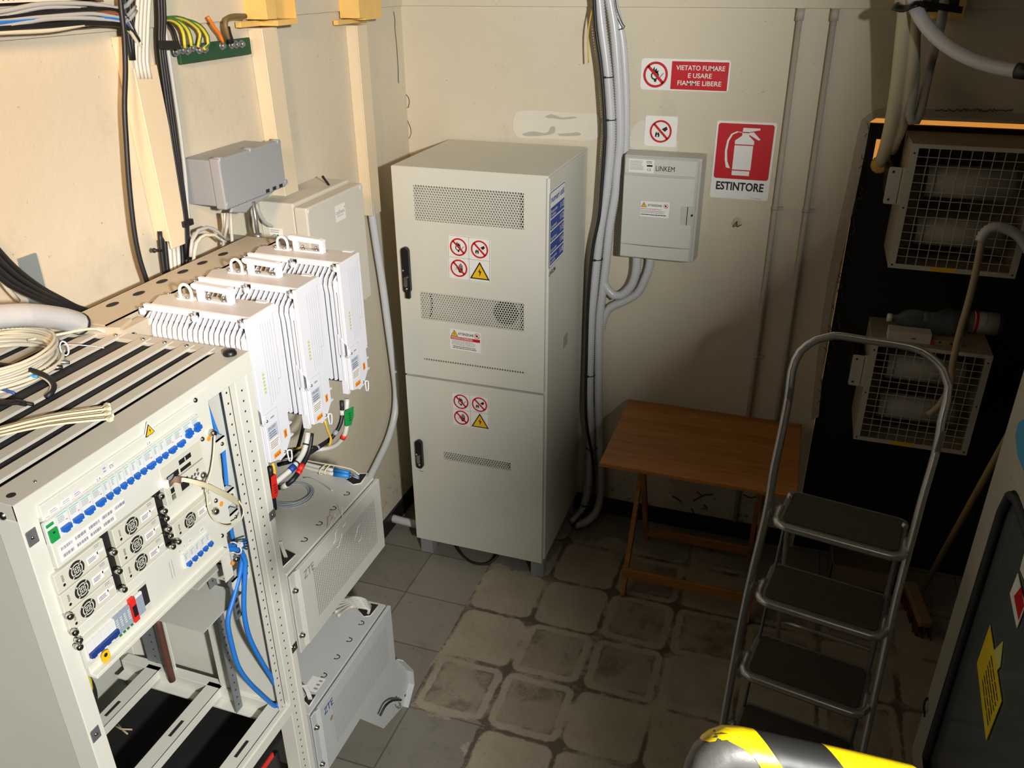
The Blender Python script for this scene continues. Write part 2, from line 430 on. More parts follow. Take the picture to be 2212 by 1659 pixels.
# black sheet closing the doorway, warm daylight leaks round it
BSH = mat('black_sheet', (13, 13, 14), .75, var=.2, bump=.1)
b = M(); b.m(BSH)
hol = [at(1893, 300, 1, YB + .02), at(1912, 362, 1, YB + .02)]
X0 = OX0 + .003
b.box((X0, YB + .015, 0), (hol[0].x, YB + .04, 1.893)); b.box((hol[0].x, YB + .015, 0), (hol[1].x + .01, YB + .04, hol[1].z)); b.box((hol[0].x, YB + .015, hol[0].z), (hol[1].x + .01, YB + .04, 1.893)); b.box((hol[1].x + .01, YB + .015, 0), (OX1 + .03, YB + .04, 1.893))
struct(b.build('door_1', BSH))
# ---- window into which the gap looks is open air (world)
# ================= tall vented cabinet =================
def hexvent():
    q = N('hole_grid'); o = q.xyz(q.gpos())
    s = 1 / .0105
    ux = q.math('MULTIPLY', q.math('ADD', o[0], q.math('MULTIPLY', o[1], 0.0)), s); vz = q.math('MULTIPLY', o[2], s)
    def dots(a, b_):
        fx = q.math('SUBTRACT', q.math('FRACT', q.math('ADD', a, 50.0)), .5); fy = q.math('SUBTRACT', q.math('FRACT', q.math('DIVIDE', q.math('ADD', b_, 86.6025), 1.7320508)), .5)
        fy = q.math('MULTIPLY', fy, 1.7320508)
        return q.math('SQRT', q.math('ADD', q.math('MULTIPLY', fx, fx), q.math('MULTIPLY', fy, fy)))
    d = q.math('MINIMUM', dots(ux, vz), dots(q.math('ADD', ux, .5), q.math('ADD', vz, .8660254)))
    k = q.ramp(d, .40, .34)
    tr = q.n('ShaderNodeBsdfTransparent').outputs[0]
    mx = q.n('ShaderNodeMixShader', {0: k, 1: q.b.outputs[0], 2: tr})
    q.t.links.new(mx.outputs[0], q.t.nodes['Material Output'].inputs[0])
    return q.out(lin((214, 213, 200)), .45)
HOLES = hexvent()
FY = 2.79; CX0, CX1, CZ = -1.43, -.825, 1.76
cab = thing('telecom_cabinet', 'tall pale grey two-door steel cabinet with perforated vents, standing in the corner', 'cabinet', (-1.13, 3.07, 0))
b = M(); b.m(CREAM)
b.box((CX0, FY + .022, .088), (CX0 + .02, YB - .02, CZ - .012)); b.box((CX1 - .02, FY + .022, .088), (CX1, YB - .02, CZ - .012))
b.box((CX0 + .02, YB - .04, .088), (CX1 - .02, YB - .02, CZ - .012)); b.box((CX0 + .02, FY + .022, .088), (CX1 - .02, YB - .04, .1))
b.box((CX0, FY + .002, CZ - .011), (CX1, YB - .02, CZ))
body = b.build('body', CREAM, cab, .002)
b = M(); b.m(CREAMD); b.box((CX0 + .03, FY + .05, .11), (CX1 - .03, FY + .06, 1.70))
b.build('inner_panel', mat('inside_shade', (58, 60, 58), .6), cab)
def door(z0, z1, vents, name='door'):
    # door sheet built as strips round the vent openings
    b = M(); b.m(CREAM); x0, x1 = CX0 + .001, CX1 - .008; zs = z0
    for (vx0, vx1, vz0, vz1) in sorted(vents, key=lambda t: t[2]):
        b.box((x0, FY, zs), (x1, FY + .018, vz0)); b.box((x0, FY, vz0), (vx0, FY + .018, vz1)); b.box((vx1, FY, vz0), (x1, FY + .018, vz1)); zs = vz1
    b.box((x0, FY, zs), (x1, FY + .018, z1))
    d = b.build(name, CREAM, cab)
    for (vx0, vx1, vz0, vz1) in vents:
        h = M(); h.m(HOLES); h.face([h.bm.verts.new(q) for q in ((vx0, FY, vz0), (vx1, FY, vz0), (vx1, FY, vz1), (vx0, FY, vz1))])
        h.build('vent_grille', HOLES, d)
    return d
dU = door(.913, 1.757, [(-1.345, -.914, 1.563, 1.695), (-1.342, -.914, 1.165, 1.280), (-1.342, -.913, .985, .995)])
dL = door(.080, .903, [(-1.275, -.972, .527, .566)])
# fan rings seen behind the second vent
b = M(); b.m(INK); b.cyl((-1.0, FY + .04, 1.215), (-1.0, FY + .045, 1.215), .05, 24); b.build('fan', INK, cab); b = M(); b.m(INK); b.tube([(-1.33 + .02 * math.sin(t / 6 * math.pi), FY + .04, 1.31 - .03 * t) for t in range(6)], .003, 4)
b.build('hose', INK, cab)
def lock(h0, h1, x, par, flap):
    b = M(); b.m(BLACK); b.rbox((x - .0155, FY - .018, h1), (x + .0155, FY, h0), .0154, ax=1, n=6)
    hd = b.build('handle', BLACK, par, .003, seg=2)
    b = M(); b.m(CHROME)
    zm = h1 + .05; b.rbox((x - .008, FY - .024, zm - .022), (x + .008, FY - .017, zm + .02), .0079, ax=1); b.dome((x, FY - .017, h1 + .018), (0, -1, 0), .006)
    b.dome((x - .01, FY - .018, (h0 + h1) / 2), (0, -1, 0), .005)
    b.build('keyhole', CHROME, hd)
    if flap:
        b = M(); b.m(BLACK); b.box((x - .008, FY - .02, h1 - .022), (x + .012, FY - .004, h1 + .01)); b.build('flap', BLACK, hd, .003)
    else:
        b = M(); b.m(INK); q = Pl((x, FY, h1 - .022), (1, 0, 0), (0, 0, 1), b); q.ring(0, .012, .012, .014, 10, 220, 320); b.build('print_mark', INK, par)
lock(1.457, 1.272, -1.389, dU, True); lock(.607, .468, -1.384, dL, False)
# ---- pictograms
def nope(q, cx, cy, r, w=.2, sx=1):
    q.k = 3; q.mb.m(RED); q.ring(cx, cy, r * (1 - w), r); c = math.cos(math.radians(45))
    a = r * .9 * c; t = r * w * .42
    q.poly([(cx - a - t, cy + a - t), (cx - a + t, cy + a + t), (cx + a + t, cy - a + t), (cx + a - t, cy - a - t)])
def flamepic(q, cx, cy, r):
    q.k = 2; q.mb.m(INK); q.ring(cx - .05 * r, cy - .08 * r, .22 * r, .33 * r, 18)
    q.poly([(cx - .25 * r, cy + .05 * r), (cx - .3 * r, cy + .3 * r), (cx - .12 * r, cy + .62 * r), (cx - .08 * r, cy + .34 * r), (cx + .08 * r, cy + .5 * r), (cx + .1 * r, cy + .28 * r), (cx + .24 * r, cy + .34 * r), (cx + .18 * r, cy + .08 * r), (cx, cy + .15 * r)])
    q.disc(cx, cy - .46 * r, .11 * r, 12)
    q.mb.m(GREYPRINT); q.poly([(cx + .28 * r, cy - .22 * r), (cx + .36 * r, cy - .28 * r), (cx + .68 * r, cy + .12 * r), (cx + .6 * r, cy + .16 * r)])
def waterpic(q, cx, cy, r):
    q.k = 2; q.mb.m(INK)
    q.poly([(cx + .08 * r, cy + .2 * r), (cx + .38 * r, cy - .02 * r), (cx + .62 * r, cy + .2 * r), (cx + .5 * r, cy + .45 * r)])
    q.poly([(cx - .5 * r, cy - .5 * r), (cx - .48 * r, cy - .2 * r), (cx - .33 * r, cy - .02 * r), (cx - .3 * r, cy - .2 * r), (cx - .16 * r, cy - .05 * r), (cx - .08 * r, cy - .3 * r), (cx - .1 * r, cy - .5 * r)])
    q.k = 2.4; q.mb.m(PAPER); q.poly([(cx - .38 * r, cy - .46 * r), (cx - .3 * r, cy - .26 * r), (cx - .2 * r, cy - .46 * r)])
def handpic(q, cx, cy, r):
    q.k = 2; q.mb.m(INK)
    q.poly([(cx - .05 * r, cy - .35 * r), (cx + .05 * r, cy - .5 * r), (cx + .35 * r, cy - .5 * r), (cx + .45 * r, cy - .3 * r), (cx + .45 * r, cy), (cx - .02 * r, cy)])
    for i, h in enumerate((.42, .56, .52, .36)): x = cx + (.0 + i * .12) * r; q.rect(x, cy - .02 * r, x + .085 * r, cy + h * r)
    q.poly([(cx - .02 * r, cy - .3 * r), (cx - .3 * r, cy + .05 * r), (cx - .22 * r, cy + .1 * r), (cx + .02 * r, cy - .08 * r)])
    q.ring(cx - .4 * r, cy - .05 * r, .1 * r, .12 * r, 10); q.ring(cx - .4 * r, cy - .3 * r, .14 * r, .16 * r, 10, 0, 180)
def bolt(q, cx, cy, s, border=True):
    q.k = 2; q.mb.m(INK); q.poly([(cx - s * .58, cy - s * .45), (cx + s * .58, cy - s * .45), (cx, cy + s * .56)])
    q.k = 3; q.mb.m(YEL); q.poly([(cx - s * .46, cy - s * .38), (cx + s * .46, cy - s * .38), (cx, cy + s * .42)])
    q.k = 4; q.mb.m(INK); q.poly([(cx + .05 * s, cy + .22 * s), (cx - .1 * s, cy - .04 * s), (cx - .01 * s, cy - .03 * s), (cx - .01 * s, cy - .3 * s), (cx + .1 * s, cy + .03 * s), (cx + .0 * s, cy + .02 * s)])
def four(x0, z0, w, h, tilt, par):
    b = M(); b.m(PAPER); u = V((math.cos(tilt), 0, math.sin(tilt))); v = V((-math.sin(tilt), 0, math.cos(tilt)))
    q = Pl((x0, FY, z0), u, v, b, .0004); q.rrect(0, 0, w, h, .005)
    q.k = 2; b.m(INK); e = .0008
    for a in ((.003, .003, w - .003, .003 + e), (.003, h - .003 - e, w - .003, h - .003), (.003, .003, .003 + e, h - .003), (w - .003 - e, .003, w - .003, h - .003), (w / 2, .003, w / 2 + e, h - .003), (.003, h / 2, w - .003, h / 2 + e)): q.rect(*a)
    r = w * .2
    flamepic(q, w * .26, h * .74, r); nope(q, w * .26, h * .74, r, .18)
    waterpic(q, w * .75, h * .74, r); nope(q, w * .75, h * .74, r, .18)
    handpic(q, w * .26, h * .27, r); nope(q, w * .26, h * .27, r, .18)
    bolt(q, w * .75, h * .25, w * .40)
    b.build('warning_sticker', None, par)['label'] = 'four-picture warning sticker'
four(-1.218, 1.345, .172, .176, -.015, dU); four(-1.228, .703, .166, .158, -.0, dL)
# attenzione sticker
b = M(); b.m(PAPER); q = Pl((-1.2225, FY, 1.052), (1, 0, -.02), (.02, 0, 1), b, .0004); q.rect(0, 0, .130, .088)
bolt(q, .019, .070, .026); q.k = 2; b.m(INK); q.text('ATTENZIONE', .034, .066, .0095, .066, .02)
nope(q, .115, .071, .0115, .16); b.m(INK); q.k = 2; q.disc(.114, .071, .005, 8)
b.m(RED); q.k = 2; q.rect(.003, .044, .127, .057); b.m(PAPER); q.k = 3; q.lines(.006, .046, .124, .056, 2)
b.m(GREYPRINT); q.k = 2; q.lines(.008, .02, .124, .042, 4); b.m(INK); q.lines(.012, .005, .122, .018, 2)
b.build('attention_sticker', None, dU)
# numeri utili sticker on the side
b = M(); b.m(PAPER); q = Pl((CX1, 2.808, 1.412), (0, 1, 0), (0, 0, 1), b, .0004); W_, H_ = .205, .288
q.rrect(0, 0, W_, H_, .012); b.m(SIGNBLUE); q.k = 2; q.rrect(.004, .004, W_ - .004, H_ - .004, .012); b.m(PAPER); q.k = 3; q.rrect(.007, .007, W_ - .007, H_ - .007, .010)
q.k = 4; b.m(SIGNBLUE); q.text('numeri utili', W_ / 2, H_ - .042, .022, W_ - .035, .02, 'C')
rows = [('Emergenza pubblica', '113', 'di emergenza'), ('Carabinieri', '112', ''), ('Vigili del fuoco', '115', ''), ('Soccorso stradale', '116', ''), ('Emergenza', '118', 'sanitaria')]
hh = .0385
for i, (t, nn, t2) in enumerate(rows):
    z = H_ - .056 - (i + 1) * .0435; b.m(SIGNBLUE); q.k = 4; q.rect(.014, z, W_ - .014, z + hh)
    b.m(PAPER); q.k = 5; q.text(t, .019, z + (.020 if t2 else .006), .010, .080 if t2 else .075, .01); q.text(nn, W_ - .019, z + .011, .020, .046, .015, 'R')
    if t2: q.text(t2, .019, z + .006, .010, .06, .01)
b.build('phone_number_sticker', None, cab)
b = M(); b.m(INK); q = Pl((CX1, 2.812, 1.398), (0, 1, 0), (0, 0, 1), b); q.text('LINKEM', 0, -.012, .017, .085, .008); b.build('handwriting', INK, cab)
b = M(); b.m(mat('recess_shade', (170, 170, 160), .5)); b.rbox((CX1 - .001, 3.03, 1.0), (CX1 + .0015, 3.10, 1.055), .006, ax=0); b.build('grip_recess', None, cab)
for (x, y) in ((CX0 + .015, FY + .01), (CX1 - .06, FY + .01), (CX0 + .015, YB - .08), (CX1 - .06, YB - .08)):
    b = M(); b.m(mat('foot_grey', (138, 140, 142), .5)); b.box((x, y, 0), (x + .058, y + .045, .09)); b.dome((x + .03, y, .05), (0, -1, 0), .004); b.build('foot', mat('foot_grey', (138, 140, 142), .5), cab)
b = M(); b.m(BLACKC); b.tube([(-1.30, 2.90, .09), (-1.25, 2.84, .03), (-1.17, 2.79, .008), (-1.09, 2.80, .008), (-1.05, 2.85, .04), (-1.03, 2.95, .09)], .006, 6); b.build('cable', BLACKC, cab)
b = M(); b.m(PAPER)
for px, py in ((978, 315), (1062, 323), (1255, 322)): b.dome(at(px, py, 2, CZ), (0, 0, 1), .0022)
b.build('top_rivet', PAPER, cab)['kind'] = 'stuff'

# ================= signs on the back wall =================
def wallsign(name, label, px0, px1, z0, z1, draw, x0=None, x1=None, r=.006):
    t = M(); t.m(PAPER); t.rbox((x0, YB - .003, z0), (x1, YB - .0008, z1), r, ax=1)
    q = Pl((x0, YB - .003, z0), (1, 0, 0), (0, 0, 1), t, .0004); draw(q, x1 - x0, z1 - z0)
    return tag(t.build(name, None), label, 'sign')
def d1(q, w, h):
    flamepic(q, w * .172, h * .49, .047); nope(q, w * .172, h * .49, .047, .19)
    q.k = 1; q.mb.m(RED); q.poly([(w * .35, .005), (w - .006, .004), (w - .006, h - .008), (w * .35, h - .008)])
    q.k = 2; q.mb.m(PAPER); cx = w * .672
    q.text('VIETATO FUMARE', cx, h * .66, .0165, .181, .012, 'C'); q.text('E USARE', cx, h * .42, .0165, .088, .012, 'C'); q.text('FIAMME LIBERE', cx, h * .18, .0165, .163, .012, 'C')
wallsign('no_smoking_sign', 'wide red and white sign reading VIETATO FUMARE E USARE FIAMME LIBERE', 0, 0, 1.985, 2.098, d1, -.632, -.298, .012)
def d2(q, w, h):
    waterpic(q, w * .5, h * .5, .043); nope(q, w * .5, h * .5, .043, .17)
    q.mb.m(INK); q.k = 1
    for a in ((.004, .004), (w - .004, .004), (.004, h - .004), (w - .004, h - .004)): q.disc(a[0], a[1], .001, 6)
pA, pB = at(1395, 249, 1, YB), at(1461, 318, 1, YB)
wallsign('no_water_sign', 'small square pictogram sign of a crossed-out bucket over a fire', 0, 0, pB.z, pA.z, d2, pA.x, pB.x - .002, .004)
def d3(q, w, h):
    q.k = 1; q.mb.m(RED); q.rrect(.008, h * .262, w - .008, h - .008, .010)
    q.k = 2; q.mb.m(PAPER); zb = h * .262; cx = w * .5; H = h - .008 - zb
    q.rect(cx - .036, zb + H * .07, cx + .030, zb + H * .155); q.rect(cx - .036, zb + H * .175, cx + .033, zb + H * .615)
    q.poly([(cx - .036, zb + H * .635), (cx + .035, zb + H * .635), (cx + .035, zb + H * .70), (cx + .014, zb + H * .79), (cx + .014, zb + H * .84), (cx - .012, zb + H * .84), (cx - .012, zb + H * .79), (cx - .036, zb + H * .70)])
    q.poly([(cx - .012, zb + H * .86), (cx + .014, zb + H * .86), (cx + .052, zb + H * .90), (cx + .052, zb + H * .93), (cx - .010, zb + H * .93)])
    q.poly([(cx + .014, zb + H * .85), (cx + .014, zb + H * .81), (cx + .05, zb + H * .72), (cx + .058, zb + H * .73), (cx + .03, zb + H * .86)])
    P = [(cx - .012, .84), (cx - .03, .85), (cx - .05, .80), (cx - .062, .68), (cx - .066, .5), (cx - .062, .32), (cx - .052, .19)]; Wd = [.003, .003, .003, .0035, .004, .005, .008]
    for i in range(len(P) - 1):
        (a, c), (e, f) = P[i], P[i + 1]; q.poly([(a - Wd[i], zb + H * c + .003), (a + Wd[i], zb + H * c), (e + Wd[i + 1], zb + H * f), (e - Wd[i + 1], zb + H * f + .003)])
    q.mb.m(INK); q.k = 1; q.text('ESTINTORE', w / 2, h * .115, .030, w - .042, .03, 'C'); q.mb.m(GREYPRINT); q.lines(w * .72, .004, w - .01, .008, 1)
es0, es1 = at(1549, 261, 1, YB), at(1658, 434, 1, YB)
wallsign('extinguisher_sign', 'tall red and white sign with a fire extinguisher drawing reading ESTINTORE', 0, 0, es1.z, es0.z + .002, d3, es0.x, es1.x, .008)
# ================= LINKEM distribution box =================
lx0, lx1, lz0, lz1, ly = -.658, -.362, 1.343, 1.754, 3.26
box = thing('distribution_box', 'pale grey plastic distribution box marked LINKEM, hung on the back wall', 'electrical box', ((lx0 + lx1) / 2, 3.33, lz0))
b = M(); b.m(CREAMD)
A_ = [(lx0, ly + .012, lz0), (lx1 + .004, ly + .012, lz0), (lx1 + .004, ly + .012, lz1), (lx0, ly + .012, lz1)]; B_ = [(lx0 - .004, YB, lz0 - .004), (lx1 + .010, YB, lz0 - .004), (lx1 + .010, YB, lz1 + .004), (lx0 - .004, YB, lz1 + .004)]
b.prism(A_, B_); b.box((lx0 + .002, ly + .002, lz0 + .002), (lx1 - .006, ly + .013, lz1 - .004)); b.build('body', CREAMD, box, .006, seg=3)
BX = mat('box_face', (204, 205, 196), .38, var=.03)
b = M(); b.m(BX); b.box((lx0 + .006, ly - .003, 1.685), (lx1 - .012, ly + .004, lz1 - .008)); b.build('top_strip', BX, box, .002)
b = M(); b.m(BX)
x0, x1 = lx0 + .005, lx1 - .013; nseg = 10
front = [(x0 + (x1 - x0) * i / nseg, ly - .004 - .006 * math.sin(math.pi * i / nseg)) for i in range(nseg + 1)]
P = [(x, y, 1.404) for x, y in front] + [(x1, ly + .004, 1.404), (x0, ly + .004, 1.404)]; b.ext(P, (0, 0, .276)); dr = b.build('door', BX, box, .0015)
b = M(); b.m(BX); P = [(x, y, lz0 + .008) for x, y in front] + [(x1, ly + .004, lz0 + .008), (x0, ly + .004, lz0 + .008)]; b.ext(P, (0, 0, .050)); b.build('bottom_strip', BX, box, .0015)
b = M(); b.m(CREAMD); hx = at(1484, 463, 1, ly).x; b.box((hx - .022, ly - .009, 1.500), (hx, ly - .004, 1.572)); b.box((hx + .003, ly - .008, 1.500), (x1 - .002, ly - .003, 1.574)); b.m(INK); b.box((hx + .0005, ly - .0085, 1.500), (hx + .0025, ly - .003, 1.572)); b.cyl((hx + .02, ly - .0095, 1.54), (hx + .02, ly - .005, 1.54), .0045, 10); b.build('latch', None, dr)
b = M(); b.m(PAPER); q = Pl((lx0 + .022, ly - .0035, 1.692), (1, 0, 0), (0, 0, 1), b, .0005); q.rect(0, 0, .098, .050); b.m(GREYPRINT); q.k = 2; q.lines(.004, .008, .062, .046, 9); b.m(INK); q.lines(.068, .036, .094, .046, 2); q.rect(.070, .024, .092, .031); q.text('CE', .072, .008, .009, .016, .0); b.build('type_label', None, box)
b = M(); b.m(INK); q = Pl((lx0 + .128, ly - .0035, 1.702), (1, 0, 0), (0, 0, 1), b); q.text('LINKEM', 0, 0, .019, .072, .0); b.build('handwriting', INK, box)
b = M(); b.m(PAPER); q = Pl((at(1383, 464, 1, ly).x, ly - .0105, 1.522), (1, 0, 0), (0, 0, 1), b, .0005); q.rrect(0, 0, .115, .062, .004); bolt(q, .014, .047, .02); b.m(INK); q.k = 2; q.text('ATTENZIONE!', .029, .043, .008, .056, .015); nope(q, .101, .047, .009, .15); q.k = 2; b.m(INK); q.disc(.1, .047, .004, 8); b.m(RED); q.lines(.003, .029, .112, .034, 1); b.m(GREYPRINT); q.lines(.003, .015, .112, .027, 2); b.m(INK); q.lines(.003, .005, .112, .013, 1); b.build('attention_sticker', None, dr)
# hook
b = M(); b.m(mat('old_filler', (186, 176, 152), .9, var=.15, vs=60)); h0 = at(1592, 478, 1, YB)
b.dome((h0.x, YB, h0.z), (0, -1, 0), .017, .004, 12); b.dome((h0.x - .012, YB, h0.z - .01), (0, -1, 0), .009, .003, 8)
b.m(mat('rusty_steel', (96, 84, 72), .6, .6)); b.tube([(h0.x, YB, h0.z), (h0.x + .002, YB - .035, h0.z - .004), (h0.x + .006, YB - .05, h0.z - .008), (h0.x + .022, YB - .052, h0.z + .002)], .0025, 6)
tag(b.build('wall_hook', None), 'small bent steel hook set in filler below the extinguisher sign', 'hook')
# two painted conduits
CPA = mat('painted_conduit', (176, 170, 154), .6, var=.08, dirt=.4)
for k, (px0, py0, px1, py1, lab) in enumerate(((1731, 14, 1619, 897, 'thin painted conduit on the back wall nearer the extinguisher sign'), (1806, 14, 1680, 906, 'thin painted conduit on the back wall nearer the black doorway'))):
    t = thing('wall_conduit', lab, 'pipe', (0, 0, 0)); a, c = at(px0, py0, 1, YB - .012), at(px1, py1, 1, YB - .012); t.location = (c.x, YB - .01, 0)
    b = M(); b.m(CPA); b.cyl((a.x, YB - .012, 2.275), (c.x, YB - .012, .09), .0105, 12); b.build('pipe', CPA, t)
    b = M(); b.cyl((a.x, YB - .012, 2.275), (a.x, YB - .012, 2.235), .0145, 12); b.build('sleeve', CPA, t)
    for z in (.93, 1.56):
        x = a.x + (c.x - a.x) * (2.275 - z) / 2.185; b = M(); b.m(CPA); b.cyl((x, YB - .012, z), (x, YB - .012, z + .012), .013, 12); b.box((x + .008, YB - .01, z), (x + .028, YB, z + .012)); b.build('clip', CPA, t)
# ================= corrugated conduits beside the cabinet =================
COND = mat('corrugated_grey', (196, 197, 198), .32, var=.04)
def track(seq, yv=3.32):
    return [at(p[0], p[1], p[3] if len(p) > 3 else 1, p[2] if len(p) > 2 else yv) for p in seq]
def conduit(seq, r, label, group=None, mt=None, rib=.0034, yv=3.32, name='corrugated_conduit', st=.0050, cat='conduit', n=10):
    b = M(); b.m(mt or COND); P = track(seq, yv) if not isinstance(seq[0], V) else seq
    b.tube(P, r - rib, n, .02, rib, st)
    return tag(b.build(name, mt or COND), label, cat, group)
A = [(1290, -30), (1294, 0), (1299, 50), (1309, 127), (1314, 177), (1319, 253), (1319, 316), (1311, 405), (1309, 420), (1297, 493), (1290, 553), (1281.5, 637), (1277, 686), (1274.5, 760), (1273, 854), (1276, 948), (1271, 1042), (1259, 1100, 3.27), (1236, 1128, .03, 2)]
conduit(A, .0205, 'grey corrugated conduit running floor to ceiling, the one nearest the tall cabinet', yv=3.305)
B = [(1312, -30), (1316.5, 0), (1326.6, 63), (1334, 152), (1338, 228), (1339, 304), (1331.6, 380), (1328.5, 420), (1316.4, 493), (1309, 565), (1302, 625), (1295, 686), (1293, 760), (1293, 885), (1296.5, 979), (1298, 1050), (1290, 1100, 3.28), (1268, 1126, .03, 2), (1243, 1134, .03, 2)]
conduit(B, .0205, 'grey corrugated conduit running floor to ceiling, second from the tall cabinet', yv=3.325)
conduit([(1322, -30), (1326, 10), (1342, 76), (1349, 152), (1352, 228), (1351, 300), (1349, 345)], .018, 'grey corrugated conduit dropping from the ceiling behind the LINKEM box', yv=3.345)
conduit([(1375.5, 555), (1375, 575), (1373, 592), (1362, 620), (1342, 638), (1326, 639), (1313, 626), (1303, 608)], .020, 'short corrugated conduit looping from the LINKEM box, upper and tighter bend', yv=3.325)
conduit([(1404.4, 558), (1402, 578), (1393.6, 601), (1376.7, 632.7), (1350, 649.6), (1318, 664), (1305, 684), (1298, 710)], .020, 'short corrugated conduit looping from the LINKEM box, lower and wider bend', yv=3.345)
b = M(); b.m(BLACKC); b.tube(track([(1278, -30), (1283.5, 0), (1287, 63), (1297.5, 137), (1303, 200), (1307, 278), (1305, 329), (1300, 400), (1294, 469), (1280, 541), (1271, 640), (1267, 760), (1266, 900), (1280, 990), (1283, 1042), (1277, 1085, 3.24), (1238, 1136, .03, 2)], 3.285), .0075, 6, .02)
tag(b.build('black_cable', BLACKC), 'black cable strapped along the conduits beside the tall cabinet', 'cable')
b = M(); YW = mat('yellow_wire', (214, 170, 60), .5); b.tube(track([(1284, -20), (1282, 5), (1274, 45), (1270, 80), (1271, 136)], 3.30), .003, 6, .02)
tag(b.build('yellow_wire', YW), 'thin yellow wire hanging beside the top of the conduits', 'wire')
b = M(); b.m(BLACKC); b.tube(track([(1329, 0), (1334, 25), (1345, 52), (1350, 57), (1346, 62), (1338, 64)], 3.30), .002, 5, .01); tag(b.build('cable_tie', BLACKC), 'long black cable tie end sticking out at the top of the conduits', 'cable tie')
for px, py, w_, lb in ((1311, 166, .05, 'black cable tie round the conduits, topmost, level with the VIETATO FUMARE sign'), (1317, 258, .05, 'black cable tie round the conduits level with the bucket sign'), (1289, 559, .05, 'black cable tie round the conduits level with the bottom of the LINKEM box'), (1274, 809, .044, 'black cable tie round the conduit level with the gap between the cabinet doors'), (1278, 967, .046, 'black cable tie round the conduit just above table height'), (1264, 1088, .044, 'black cable tie round the conduit near the floor')):
    p = at(px, py, 1, 3.305); b = M(); b.m(BLACKC)
    if py > 1000: p = at(px, py, 1, 3.27)
    b.tube([p + V((.0245 * math.cos(t), .0245 * math.sin(t), .0)) for t in [k * math.pi / 8 for k in range(16)]], .0022, 5, 0, closed=True)
    b.box(p + V((-.006, -.029, -.003)), p + V((.002, -.022, .004))); tag(b.build('cable_tie', BLACKC), lb, 'cable tie')

# ================= folding table =================
def woodmat(name, c1, c2, ax=0):
    q = N(name); p = q.pos(); o = q.xyz(p)
    sc = [9, 9, 9]; sc[ax] = .7
    mp = q.n('ShaderNodeMapping', {0: p, 3: tuple(sc)}).outputs[0]
    rnd = q.n('ShaderNodeTexWhiteNoise', {1: q.math('FLOOR', q.math('MULTIPLY', o[1], 16.5))}, noise_dimensions='1D').outputs[0]
    g = q.noise(mp, 9, 8, .65)
    c = q.mix(q.ramp(g, .3, .7), lin(c1), lin(c2)); c = q.mix(q.math('MULTIPLY', rnd, .35), c, lin(tuple(min(255, x * 1.25) for x in c2)))
    c = q.mix(q.math('MULTIPLY', q.ramp(q.noise(p, 5, 4), .68, .73), .35), c, lin((190, 165, 120)))
    return q.out(c, .42, g, .12, .001)
WOOD = woodmat('table_wood', (142, 88, 36), (176, 118, 54))
ZT = .66
c = [at(1294, 1000, 2, ZT), at(1728, 1087, 2, ZT), at(1742, 926, 2, ZT), at(1363.6, 863, 2, ZT)]
tx0, tx1, ty0, ty1 = -.592, .155, c[0].y, 3.335
tb = thing('folding_table', 'small orange-brown slatted wooden folding table against the back wall', 'table', ((tx0 + tx1) / 2, 3.05, 0))
b = M(); b.m(WOOD); nb = 5; hh_ = (ty1 - ty0 - .004) / nb
cuts = [ty0, ty0 + .085, ty0 + .20, ty0 + .33, ty1 - .085, ty1]
for i in range(5): b.box((tx0, cuts[i] + .0008, ZT - .017), (tx1, cuts[i + 1] - .0008, ZT))
b.build('tabletop', WOOD, tb, .002)
for x in (tx0 + .10, tx1 - .12):
    b = M(); b.m(WOOD); b.box((x - .012, ty0 + .035, ZT - .045), (x + .012, ty1 - .04, ZT - .017)); b.build('cross_batten', WOOD, tb, .002)
LX = (-.470, .045)
for i, x in enumerate(LX):
    s_ = 1 if i == 0 else -1
    for (ya, yb, o_) in ((2.79, 3.16, 0), (3.22, 2.90, .024 * s_)):
        b = M(); b.m(WOOD); b.bar((x + o_, ya, 0.0), (x + o_, yb, ZT - .03), .020, .034, (0, 1, 0)); b.build('leg', WOOD, tb, .002)
for (y, z, x0, x1) in ((2.828, .105, LX[0] - .012, LX[1] + .012), (3.185, .075, LX[0] + .02, LX[1] - .02)):
    b = M(); b.m(WOOD); b.box((x0, y - .02, z - .022), (x1, y - .006, z + .022)); b.build('stretcher', WOOD, tb, .002)
b = M(); b.m(WOOD); b.box((tx0 + .02, ty0 + .05, ZT - .045), (tx0 + .05, ty0 + .08, ZT - .017)); b.build('stop_block', WOOD, tb)

